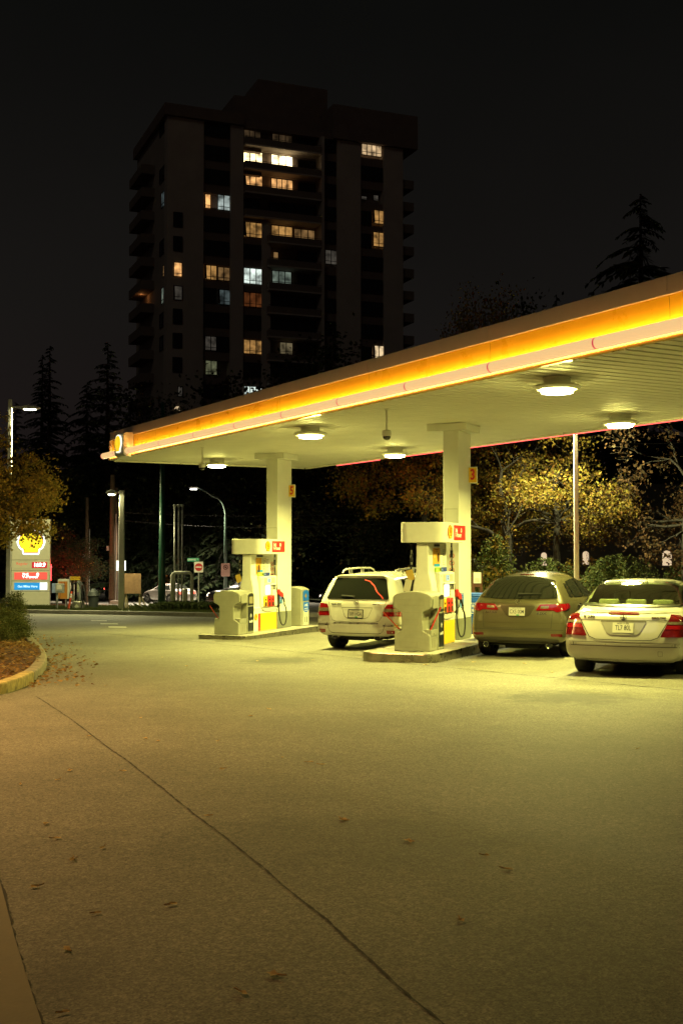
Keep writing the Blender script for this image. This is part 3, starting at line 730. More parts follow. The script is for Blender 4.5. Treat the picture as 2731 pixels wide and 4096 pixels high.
# ---------------------------------------------------------------- bins with squeegee wells
def landfill_bin(o, e, d, label):
    t = thing('waste_station', label, 'litter bin', isl(o, e, d), ISR, 'tan plastic litter bins at the ends of the islands')
    # front: I-shaped silhouette with arched hood, extruded in depth
    hb = [(.335, 0), (.335, .27), (.315, .30), (.21, .36), (.195, .39), (.195, .66), (.21, .70), (.33, .76), (.36, .79), (.36, .95)]
    arch = [(.36 * math.cos(R(a)), .95 + .115 * math.sin(R(a))) for a in range(12, 169, 12)]
    prof = [(x, z) for x, z in hb] + arch + [(-x, z) for x, z in hb[::-1]]
    b = MB(); b.prism(prof, 0, .44, 'y'); b.build('front_shell', TAN, t, bevel=.018, seg=3)
    bp = [(.345, 0), (.345, .95)] + [(.345 * math.cos(R(a)), .95 + .11 * math.sin(R(a))) for a in range(12, 169, 12)] + [(-.345, .95), (-.345, 0)]
    b = MB(); b.prism(bp, .441, .80, 'y'); b.build('rear_shell', TAN, t, bevel=.018, seg=3)
    # moulded hood cheeks over each well
    for s in (1, -1):
        x = .361 * s
        b = MB(); q = [(.06, .76), (.40, .76), (.40, .93), (.34, .975), (.23, .99), (.12, .975), (.06, .93)]
        b.prism(q, min(x, x + .02*s), max(x, x + .02*s), 'x'); b.build('hood_cheek', TAN, t, bevel=.01)
        M = frame((.3455*s, .62, .28), (0, s, 0), (0, 0, 1))
        plate('bin_door', M @ Matrix.Translation((0, .08, 0)), .29, .60, .008, mat('black_sign_panel', (.014, .017, .016), .35, var=.1), t)
        Mw = frame((.3455*s, .62, .85), (0, s, 0), (0, 0, 1))
        plate('mouth_frame', Mw, .30, .32, .008, mat('dark_mouth_frame', (.02, .022, .02), .4), t, poly=[(-.15, -.16), (.15, -.16), (.15, .08), (.09, .125), (0, .14), (-.09, .125), (-.15, .08)])
        plate('mouth_flap', Mw @ Matrix.Translation((-.01, -.03, .009)), .2, .17, .004, mat('tan_flap', (.25, .22, .13), .5), t)
        if s > 0:
            text('landfill', .085, M @ Matrix.Translation((0, .015, .008)), WTEXT, t, 'lettering', .012, .85, ext=.001)
            b = MB(); b.M = M @ Matrix.Translation((0, .16, .0085)); ringpoly(b, .036, .043, 0, .001, 20); b.prism([(-.014, -.022), (.014, -.022), (.018, .012), (-.018, .012)], 0, .001); b.box(-.02, .02, .016, .022, 0, .001); b.build('bin_symbol', WTEXT, t)
        w = MB(); x0, x1 = sorted((.20*s, .345*s)); zt = .385
        w.box(x0, x1, .05, .06, .27, zt); w.box(x0, x1, .39, .40, .27, zt); w.box(min(x0, x1), max(x0, x1), .06, .39, .27, .285)
        xo = .345*s; w.box(min(xo, xo - .012*s), max(xo, xo - .012*s), .06, .39, .285, zt); w.build('squeegee_tray', TAN, t, bevel=.004)
        g = MB()
        for k in range(3): g.box(*sorted((.3355*s, .339*s)), .13 + k * .085, .15 + k * .085, .06, .20)
        g.box(*sorted((.3355*s, .339*s)), .10, .35, .215, .225); g.build('tray_slot', TAND, t)
    g = MB()
    def groove(x0, x1, z0, z1):
        q = .003
        for a in ((x0, x1, z0, z0 + .004), (x0, x1, z1 - .004, z1), (x0, x0 + .004, z0 + .004, z1 - .004), (x1 - .004, x1, z0 + .004, z1 - .004)): g.box(a[0], a[1], -q, 0, a[2], a[3])
    groove(-.25, .1, .07, .17); groove(-.13, .12, .47, .57); groove(-.27, .24, .82, .92)
    for z in (.24, .36, .69): g.box(-.16, .16, -.003, 0, z, z + .004)
    g.build('moulding_groove', TAND, t)
    g = MB(); g.M = frame((0, 0, 0), (1, 0, 0), (0, 0, 1))
    for k, z in enumerate((.1, .25, .4, .55, .7, .85)): pass
    return t
def squeegee(loc, rot, label):
    t = thing('squeegee', label, 'squeegee', loc, 0, 'red handled squeegees in the window wash wells'); t.rotation_euler = rot
    b = MB(); b.tube([(0, 0, 0), (0, 0, .48)], .013, 8); b.build('handle', ORANGEP if 'orange' in label else RED, t)
    b = MB(); b.box(-.09, .09, -.015, .015, -.06, 0); b.build('head', BLACK, t)
B3 = (0.0, -2.86); B5 = (-.15, -2.53)
landfill_bin(C3, *B3, 'tan moulded litter bin with black panel on the nearer pump island')
landfill_bin(C5, *B5, 'tan moulded litter bin with black panel on the farther pump island')
squeegee(isl(C3, B3[0] + .27, B3[1] + .2, .35), (R(-4), R(24), ISR), 'red squeegee handle standing in the right hand well of the nearer bin')
squeegee(isl(C3, B3[0] - .27, B3[1] + .2, .34), (0, R(-46), ISR), 'orange squeegee handle leaning out to the left of the nearer bin')
squeegee(isl(C5, B5[0] - .27, B5[1] + .2, .30), (0, R(-38), ISR), 'orange squeegee handle leaning out to the left of the farther bin')
def returns_bin(o, e, d):
    t = thing('recycling_station', 'tan moulded recycling bin with blue container return panels behind the number 5 pillar', 'recycling bin', isl(o, e, d), ISR)
    bp = [(.33, 0), (.33, .96)] + [(.33 * math.cos(R(a)), .96 + .10 * math.sin(R(a))) for a in range(12, 169, 12)] + [(-.33, .96), (-.33, 0)]
    b = MB(); b.prism(bp, 0, .52, 'y'); b.build('shell', TAN, t, bevel=.02, seg=3)
    g = MB()
    for z in (.12, .29, .46, .63, .80): g.box(-.27, .13, -.003, 0, z, z + .004); g.box(.13, .134, -.003, 0, z - .08, z)
    g.build('moulding_groove', TAND, t)
    M = frame((.331, .30, 0), (0, 1, 0), (0, 0, 1))
    plate('mouth_panel', M @ Matrix.Translation((0, .82, 0)), .36, .26, .008, BLUEV, t, poly=[(-.18, -.14), (.18, -.14), (.18, .1), (.08, .14), (-.08, .14), (-.18, .1)])
    plate('mouth', M @ Matrix.Translation((-.02, .81, .0085)), .12, .12, .002, mat('ochre_flap', (.3, .2, .04), .5), t, poly=[(-.08, 0), (-.03, .04), (0, .08), (.03, .04), (.08, 0), (.03, -.04), (0, -.08), (-.03, -.04)])
    plate('door', M @ Matrix.Translation((0, .33, 0)), .36, .62, .008, mat('cream_door', (.6, .58, .46), .4, var=.05), t)
    plate('door_panel', M @ Matrix.Translation((0, .50, .009)), .35, .26, .003, BLUEV, t, poly=[(-.175, .14), (-.175, -.04), (-.15, -.09), (-.08, -.125), (0, -.135), (.08, -.125), (.15, -.09), (.175, -.04), (.175, .14)])
    text('o=$', .11, M @ Matrix.Translation((0, .56, .0125)), WTEXT, t, 'lettering', .03, ext=.0005)
    text('returnable\ncontainers', .055, M @ Matrix.Translation((0, .445, .0125)), WTEXT, t, 'lettering', .01, .95, ext=.0005)
    b = MB(); b.M = M @ Matrix.Translation((0, .17, .009)); b.box(-.09, -.05, -.07, .07, 0, .004); b.box(.03, .08, -.075, .075, 0, .006); b.build('door_handle', GREYP, t, bevel=.002)
returns_bin(C5, -.14, 1.06)
# blue cart behind the nearer pillar
p = G(1893, 2556, 0); bc = thing('recycling_cart', 'blue wheeled recycling cart standing behind the number 3 pillar', 'recycling bin', (p.x + .12, p.y + .3, gz(p.x, p.y)), ISR)
BLUEP = mat('blue_cart_plastic', (.004, .09, .50), .45, var=.1, bump=.1)
b = MB(); b.add([(-.22,-.25,.04),(.22,-.25,.04),(.22,.25,.04),(-.22,.25,.04),(-.29,-.32,.98),(.29,-.32,.98),(.29,.32,.98),(-.29,.32,.98)], [(3,2,1,0),(4,5,6,7),(0,1,5,4),(1,2,6,5),(2,3,7,6),(3,0,4,7)]); b.build('body', BLUEP, bc, bevel=.02)
b = MB(); b.box(-.31, .31, -.34, .34, .985, 1.03); b.box(-.28, .28, -.30, .30, 1.03, 1.06); b.build('lid', BLUEP, bc, bevel=.02)
b = MB(); b.box(-.3, .3, -.345, -.32, .86, .90); b.build('rim', BLUEP, bc)
M = frame((.0, -.33, .72), (1, 0, 0), (0, -.07, 1)); b = MB(); b.M = M
for a in ((-.13, .13, .11, .125), (-.13, .13, -.125, -.11), (-.13, -.115, -.11, .11), (.115, .13, -.11, .11)): b.box(*a, .012, .016)
b.build('emblem_outline', WTEXT, bc); text('B', .09, M @ Matrix.Translation((.0, .05, .013)), WTEXT, bc, 'lettering', .02); text('B', .09, M @ Matrix.Translation((.0, -.05, .013)), WTEXT, bc, 'lettering', .02)
for s in (-1, 1):
    b = MB(); b.tube([(.2*s - .03, .28, .09), (.2*s + .03, .28, .09)], .09, 14); b.build('wheel', RUBBER, bc)
# ---------------------------------------------------------------- cars
def paint(name, col, rough=.28, metal=0, coat=1):
    m = mat(name, col, rough, metal, var=.03, vs=2, coat=coat); m.node_tree.nodes['Principled BSDF'].inputs['Coat Roughness'].default_value = .14; return m
GLASSD = mat('dark_privacy_glass', (.010, .011, .009), .04, var=0, spec=.6)
LENSR = mat('red_lamp_lens', (.22, .005, .008), .12, var=.2, vs=22, coat=1)
LENSD = mat('dark_red_lamp_lens', (.10, .004, .005), .15, var=.2, vs=22, coat=1)
LENSC = mat('clear_lamp_lens', (.20, .16, .11), .15, .3, var=.35, vs=40, coat=1)
TYRE = mat('tyre_rubber', (.014, .014, .013), .8, var=.25, bump=.3, bs=50)
ALLOY = mat('alloy_rim', (.30, .30, .29), .3, .9, var=.1)
SEAMC = mat('body_seam', (.05, .046, .036), .8, var=0)
PLATEM = mat('licence_plate', (.44, .43, .37), .4, var=.04)
UNDER = mat('underbody', (.012, .012, .011), .8, var=.2)
class Shell:
    def __init__(s, root, paintm, rear, yr, st, front_round=.0, cuts=(), arches=(), name='body', bulge=.05):
        """rear: (zb, zs, zc, zt, w, ws, wt) of the tail; yr(z): profile of the tail; st: (y, zb, zs, zc, zt, w, ws, wt)"""
        s.root = root
        def half(zb, zs, zc, zt, w, ws, wt):
            P = [(.0, zb), (.55*w, zb), (.90*w, zb + .015), (w*.985, zb + .10), (w, zb + .45*(zs - zb)), (w*.4 + ws*.6, zs - .05), (ws, zs)]
            for k in (1, 2): P.append((ws + (wt - ws)*k/3 + .012, zs + (zc - zs)*k/3))
            return P + [(wt, zc), (.62*wt, zt - .22*(zt - zc)), (0, zt)]
        rings = []
        for dy, q in ((0, .88), (.035, .955), (.11, .995), (.25, 1.0)):
            rings.append([(x*q, yr(z) + dy, z) for x, z in half(*rear)])
        for t in st: rings.append([(x, t[0] + 0*z, z) for x, z in half(*t[1:])])
        n = len(rings[0]); v = []; f = []; full = []
        for r in rings:
            idx = []
            for i, p in enumerate(r):
                v.append(p); a = len(v) - 1
                if 0 < i < n - 1: v.append((-p[0], p[1], p[2])); idx.append((a, len(v) - 1))
                else: idx.append((a, a))
            full.append(idx)
        def loop(idx): return [a for a, _ in idx] + [m for _, m in idx[::-1] if True][1:-1]
        for A, B in zip(full, full[1:]):
            la, lb = loop(A), loop(B); m = len(la)
            for i in range(m): f.append((la[i], la[(i+1) % m], lb[(i+1) % m], lb[i]))
        def cap(idx, flip, dirn, src):
            cols = (1, .66, .33, 0, -.33, -.66, -1); grid = []
            for i in range(n):
                a, m = idx[i]; x, y, z = src[i]; row = []
                for c in cols:
                    if c == 1: row.append(a)
                    elif c == -1: row.append(m)
                    elif a == m: row.append(a)
                    else: v.append((x*c, y + dirn*bulge*(1 - c*c), z)); row.append(len(v) - 1)
                grid.append(row)
            for g0, g1 in zip(grid, grid[1:]):
                for k in range(6):
                    q = [g0[k], g0[k+1], g1[k+1], g1[k]]; u = []
                    for i in q:
                        if i not in u: u.append(i)
                    if len(u) > 2: f.append(tuple(u if flip else u[::-1]))
        cap(full[0], False, -1, rings[0]); cap(full[-1], True, 1, rings[-1])
        me = bpy.data.meshes.new(name); me.from_pydata(v, [], f); me.update()
        o = link(name, me, paintm, root); md = o.modifiers.new('s', 'SUBSURF'); md.levels = 2; md.render_levels = 2
        bpy.context.view_layer.update(); dg = bpy.context.evaluated_depsgraph_get()
        ev = bpy.data.meshes.new_from_object(o.evaluated_get(dg)); o.modifiers.clear(); o.data = ev; bpy.data.meshes.remove(me)
        bm = bmesh.new(); bm.from_mesh(ev); bmesh.ops.recalc_face_normals(bm, faces=bm.faces)
        s.bvh = BVHTree.FromBMesh(bm)
        kill = []
        for fa in bm.faces:
            c = fa.calc_center_median()
            for (y, z, r) in arches:
                if (c.y - y)**2 + (c.z - z)**2 < r*r and abs(c.x) > .45: kill.append(fa); break
            else:
                for a, poly in cuts:
                    u = c.x * math.cos(a) + c.y * math.sin(a); ou = Vector((math.sin(a), -math.cos(a), 0))
                    if inside((u, c.z), poly) and fa.normal.dot(ou) > .05: kill.append(fa); break
        bmesh.ops.delete(bm, geom=list(set(kill)), context='FACES')
        bm.to_mesh(ev); bm.free(); ev.polygons.foreach_set('use_smooth', [True]*len(ev.polygons)); s.o = o
    def hit(s, u, z, a):
        d = Vector((-math.sin(a), math.cos(a), 0)); o = Vector((u*math.cos(a), u*math.sin(a), z)) - d*8
        h, nrm, *_ = s.bvh.ray_cast(o, d)
        if h is None: return None
        if nrm.dot(d) > 0: nrm = -nrm
        return h, nrm
    def patch(s, name, poly, a, off, m, res=.05, parent=None, rnd=0.0, mirror=False):
        """a panel lying on the bodywork, outlined in (u, z) as seen from angle a (0 = behind, 90 = right side)"""
        pts = [Vector(p) for p in poly]; out = []
        if rnd:
            q = []
            for i, p in enumerate(pts):
                a0, b0 = pts[i-1], pts[(i+1) % len(pts)]; r0 = min(rnd, (a0-p).length*.45); r1 = min(rnd, (b0-p).length*.45)
                A = p + (a0-p).normalized()*r0; B = p + (b0-p).normalized()*r1
                for k in range(5):
                    t = k/4; q.append(A*(1-t)**2 + p*2*t*(1-t) + B*t*t)
            pts = q
        for i, p in enumerate(pts):
            q = pts[(i+1) % len(pts)]; n = max(1, int((q-p).length/res)); out += [p.lerp(q, k/n) for k in range(n)]
        x0, x1 = min(p.x for p in out), max(p.x for p in out); y0, y1 = min(p.y for p in out), max(p.y for p in out)
        inn = []; lst = [tuple(p) for p in out]
        ny = int((y1-y0)/res)+1; nx = int((x1-x0)/res)+1
        for j in range(1, ny):
            for i in range(1, nx):
                p = (x0 + (x1-x0)*i/nx, y0 + (y1-y0)*j/ny)
                if inside(p, lst) and min((Vector(p)-q).length for q in out) > res*.35: inn.append(Vector(p))
        vs, es, fs, *_ = delaunay_2d_cdt(out + inn, [], [list(range(len(out)))], 1, 1e-6)
        P = {}; V = []; Fc = []
        for i, q in enumerate(vs):
            h = s.hit(q.x, q.y, a)
            if h: P[i] = len(V); V.append(h[0] + h[1]*(off + .005))
        for f in fs:
            if all(i in P for i in f): Fc.append(tuple(P[i] for i in f))
        b = MB(); b.add(V, Fc)
        if mirror: b.add([(-p.x, p.y, p.z) for p in V], [f[::-1] for f in Fc])
        return b.build(name, m, parent or s.root, smooth=True)
    def line(s, pts, a, w=.010, off=.002, m=None, name='panel_gap', mirror=False, closed=False, parent=None):
        pts = [Vector(p) for p in pts]
        if closed: pts.append(pts[0])
        d = []
        for p, q in zip(pts, pts[1:]):
            n = max(1, int((q-p).length/.05)); d += [p.lerp(q, k/n) for k in range(n)]
        d.append(pts[-1]); V = []; Fc = []; last = None
        for i, p in enumerate(d):
            t = (d[min(i+1, len(d)-1)] - d[max(i-1, 0)]).normalized(); n = Vector((-t.y, t.x))*w/2
            h0, h1 = s.hit(p.x+n.x, p.y+n.y, a), s.hit(p.x-n.x, p.y-n.y, a)
            if h0 and h1:
                V += [h0[0]+h0[1]*(off + .003), h1[0]+h1[1]*(off + .003)]; k = len(V)
                if last == i-1: Fc.append((k-4, k-3, k-1, k-2))
                last = i
        b = MB(); b.add(V, Fc)
        if mirror: b.add([(-p.x, p.y, p.z) for p in V], [f[::-1] for f in Fc])
        return b.build(name, m or SEAMC, parent or s.root)
    def on(s, u, z, a, off=.004):
        """a frame lying on the bodywork"""
        h, n = s.hit(u, z, a); n = Vector((n.x, n.y, n.z)); r = Vector((0, 0, 1)).cross(n).normalized(); up = n.cross(r)
        return frame(h + n*off, r, up)
    def bumper(s, name, zp, y0, wf, m): pass
def wheel(root, x, y, r, w=.225, dark=False):
    sgn = 1 if x > 0 else -1
    b = MB(); h = w/2; b.lathe([(r*.62, -h*.9), (r*.9, -h), (r*.97, -h*.8), (r, -h*.55), (r, h*.55), (r*.97, h*.8), (r*.9, h), (r*.62, h*.9)], 30, 'x', (x, y, r))
    t = b.build('wheel', TYRE, root, smooth=True)
    b = MB(); b.lathe([(r*.63, -h*.5), (r*.64, h*.85), (r*.57, h*.8), (r*.54, h*.35), (.0, h*.35)], 24, 'x', (0, 0, 0))
    for k in range(5):
        q = 2*PI*k/5
        b.prism([(math.cos(q-.16)*.05, math.sin(q-.16)*.05), (math.cos(q-.1)*r*.6, math.sin(q-.1)*r*.6), (math.cos(q+.1)*r*.6, math.sin(q+.1)*r*.6), (math.cos(q+.16)*.05, math.sin(q+.16)*.05)], h*.45, h*.75, 'x')
    if sgn < 0: b.v = [(-p[0], p[1], p[2]) for p in b.v]; b.f = [f[::-1] for f in b.f]
    b.v = [(p[0]+x, p[1]+y, p[2]+r) for p in b.v]; b.build('rim', ALLOY, t)
def lerpf(tab):
    def f(z):
        if z <= tab[0][0]: return tab[0][1]
        for (a, p), (c, q) in zip(tab, tab[1:]):
            if z <= c: return p + (q-p)*(z-a)/(c-a)
        return tab[-1][1]
    return f
def licence(root, M, s, frame_m=None, green=True):
    if frame_m: plate('plate_frame', M, .345, .195, .008, frame_m, root, .004); M = M @ Matrix.Translation((0, 0, .0085))
    p = plate('licence_plate', M, .305, .152, .003, PLATEM, root)
    text(s, .105, M @ Matrix.Translation((0, -.004, .0035)), DTEXT, p, 'plate_number', .004, .66, ext=.0005)
    text('BRITISH COLUMBIA', .022, M @ Matrix.Translation((0, .062, .0035)), DTEXT, p, 'plate_lettering', 0, .9, ext=.0004)
    if green: plate('plate_decal', M @ Matrix.Translation((.02, -.064, .0035)), .055, .02, .0006, mat('green_decal', (.02, .25, .1), .5, var=0), p)
def star(b, r, n=3):
    ringpoly(b, r*.88, r, 0, .006, 24)
    for k in range(n):
        a = PI/2 + 2*PI*k/n; c, s_ = math.cos(a), math.sin(a)
        b.prism([(-s_*r*.12, c*r*.12), (c*r*.9, s_*r*.9), (s_*r*.12, -c*r*.12)], 0, .006)
def rect(x0, x1, z0, z1): return [(x0, z0), (x1, z0), (x1, z1), (x0, z1)]
def mir(p): return [(-x, z) for x, z in p[::-1]]
def carroot(name, label, pt, half, yw, rot, sc):
    """pt: where the rear left tyre touches down"""
    o = Vector((pt.x, pt.y, 0)); c, s_ = math.cos(rot), math.sin(rot)
    ex = Vector((c, s_, 0)); ey = Vector((-s_, c, 0)); q = o + ex*half*sc - ey*yw*sc
    t = thing(name, label, 'car', (q.x, q.y, pt.z - .01), rot); t.scale = (sc, sc, sc)
    return t
BADGE = mat('badge_chrome', (.42, .40, .33), .2, 1, var=.1)
def exhaust(root, x, y, z, rx, rz, ln=.2):
    b = MB(); n = 20; vs = []; fs = []
    for yy, k in ((ln, 1), (0, 1), (-.004, .96), (0, .84), (ln*.8, .82)):
        vs += [(x + math.cos(2*PI*i/n)*rx*k, y + yy, z + math.sin(2*PI*i/n)*rz*k) for i in range(n)]
    for r in range(4): fs += [(r*n+i, r*n+(i+1) % n, (r+1)*n+(i+1) % n, (r+1)*n+i) for i in range(n)]
    fs.append(tuple(range(4*n, 5*n))); b.add(vs, fs); o = b.build('exhaust_tip', CHROME, root)
    b = MB(); b.prism(circle(x, z, rx*.83, n, rz*.83), y + .05, y + .055, 'y'); b.build('exhaust_bore', BLACK, o)

# --- white boxy suv
def white_suv():
    r = carroot('white_suv', 'boxy white suv with roof rails and dark rear window at the farther pump', G(1355, 2589), .79, .98, ISR, .965)
    PT = paint('white_car_paint', (.66, .66, .60), .25)
    yr = lerpf([(.30, .12), (.36, .04), (.45, .01), (.62, .0), (.68, .045), (.74, .075), (1.0, .09), (1.1, .11), (1.5, .34), (1.6, .38), (1.66, .44)])
    rear = (.33, 1.06, 1.57, 1.625, .93, .87, .69)
    st = [(.9, .36, 1.06, 1.585, 1.65, .925, .875, .685), (1.6, .26, 1.06, 1.60, 1.665, .925, .875, .68), (2.5, .26, 1.05, 1.60, 1.665, .925, .875, .67), (2.95, .26, 1.05, 1.54, 1.60, .925, .875, .66), (3.35, .27, 1.04, 1.28, 1.34, .92, .87, .70), (3.62, .28, 1.01, 1.06, 1.10, .92, .87, .72), (4.2, .30, .93, .96, 1.0, .90, .84, .7), (4.42, .34, .80, .86, .88, .82, .76, .64), (4.5, .4, .70, .74, .76, .74, .68, .56)]
    S = Shell(r, PT, rear, yr, st, arches=[(.98, .36, .44), (3.72, .36, .44)])
    win = [(-.70, 1.10), (.70, 1.10), (.56, 1.535), (-.56, 1.535)]
    S.patch('rear_window', win, 0, .006, GLASSD, rnd=.05)
    for sg in (1, -1):
        A = sg*PI/2
        q = [(.62, 1.13), (1.0, 1.13), (.98, 1.5), (.80, 1.5)]; q2 = [(1.05, 1.13), (1.95, 1.13), (1.92, 1.52), (1.03, 1.52)]; q3 = [(2.02, 1.12), (3.1, 1.12), (2.72, 1.50), (2.0, 1.52)]
        for k in (q, q2, q3): S.patch('side_window', [(u*sg, z) for u, z in k], A, .006, GLASSD, rnd=.03)
        # lamps wrap round the corner
        a = sg*R(32); ca, sa = math.cos(a), math.sin(a)
        def U(x, y): return (x*sg)*ca + y*sa
        lp = [(U(.57, .06), .755), (U(.93, .28), .755), (U(.91, .32), .90), (U(.86, .30), 1.015), (U(.66, .10), 1.0), (U(.62, .07), .93)]
        l = S.patch('tail_light', lp, a, .010, LENSR, .04, rnd=.025)
        S.patch('lamp_band', [(U(.60, .06), .845), (U(.92, .29), .845), (U(.915, .30), .915), (U(.62, .07), .915)], a, .014, LENSC, .04, parent=l)
        S.patch('reflector', [(x*sg, z) for x, z in [(.69, .405), (.86, .405), (.86, .475), (.68, .475)]], 0, .006, LENSR, .04)
        S.patch('bumper_trim', [(U(.60, 0), .555), (U(.935, .25), .56), (U(.935, .25), .59), (U(.60, 0), .585)], a, .006, STEEL, .04)
        S.line([(.655*sg, 1.10), (.62*sg, .98), (.575*sg, .76), (.53*sg, .67), (.44*sg, .637), (0, .632)], 0, .007)
        b = MB(); b.tube([(.60*sg, .75, 1.635), (.60*sg, .80, 1.69), (.60*sg, .95, 1.715), (.60*sg, 1.7, 1.735), (.60*sg, 2.4, 1.725), (.60*sg, 2.6, 1.68), (.60*sg, 2.65, 1.63)], .02, 8)
        for y in (1.2, 1.9): b.box(.60*sg - .02, .60*sg + .02, y - .06, y + .06, 1.62, 1.725)
        b.build('roof_rail', PT, r, smooth=False)
        b = MB(); b.prism([(.80, .60), (1.02, .60), (1.02, .68), (.80, .66)], 3.0, 3.12, 'y'); b.v = [(p[0]*sg + .05*sg, p[1], p[2] + .48) for p in b.v]; b.build('wing_mirror', PT, r, bevel=.02)
        wheel(r, .79*sg, .98, .37, .27); wheel(r, .79*sg, 3.72, .365, .24)
        exhaust(r, .47*sg, .035, .305, .075, .045)
        b = MB(); b.tube([(.4*sg, .05, 1.0), (.4*sg, .1, 1.0)], .001, 4)
    S.line([(-.50, .608), (.50, .608)], 0, .02, .008, STEEL, 'chrome_strip')
    S.line([(-.55, .41), (-.5, .40), (.5, .40), (.55, .41)], 0, .012); S.line([(-.66, .62), (-.60, .45), (-.55, .41)], 0, .008); S.line([(.66, .62), (.60, .45), (.55, .41)], 0, .008)
    S.line([(-.32, .93), (.36, .93)], 0, .016, .003, mat('white_recess_shade', (.26, .26, .22), .5, var=0), 'recess_top_shade'); S.line([(-.32, .93), (-.24, .74), (-.18, .71), (.22, .71), (.28, .74), (.36, .93)], 0, .006, .002)  # flat strip darkened to stand in for shade atop the plate recess
    licence(r, S.on(-.0, .80, 0, .006), '389 HGA', BLACK)
    M = S.on(0, 1.03, 0, .004); b = MB(); b.M = M; star(b, .05); b.build('emblem', CHROME, r)
    text('GLK 350', .055, S.on(-.46, .995, 0, .003), DTEXT, r, 'badge', .02, 1.15); text('4MATIC', .042, S.on(.44, 1.0, 0, .003), DTEXT, r, 'badge', .02, 1.15)
    M = S.on(-.1, 1.14, 0, .02); b = MB(); b.M = M; b.prism([(-.26, .02), (.0, .0), (.05, -.02), (.05, .03), (-.24, .045)], 0, .015); b.build('rear_wiper', BLACK, r)
    M = S.on(.30, 1.33, 0, .002)
    S.line([(.10, 1.50), (.22, 1.47), (.33, 1.38), (.42, 1.25), (.52, 1.17), (.58, 1.11)], 0, .022, .010, mat('red_curve', (.65, .03, .03), .4, var=.1), 'red_curve')  # red curve across the rear window
    b = MB(); b.box(-.60, .60, .30, 4.1, .27, .42); b.tube([(-.5, .3, .33), (.5, .3, .33)], .07, 10); b.box(-.35, .1, .3, .5, .23, .3); b.tube([(-.7, .98, .36), (.7, .98, .36)], .06, 8); b.build('underbody', UNDER, r)
    b = MB(); b.prism([(-.5, 0), (.5, 0), (.42, .045), (-.42, .045)], .30, .40, 'y'); b.v = [(p[0]*1.15, p[1], p[2] + 1.565) for p in b.v]; b.build('roof_spoiler', PT, r, bevel=.015)
    b = MB(); b.tube([(0, .8, 1.66), (-.01, .72, 1.74)], .006, 5); b.build('antenna', BLACK, r)
    return r
white_suv()

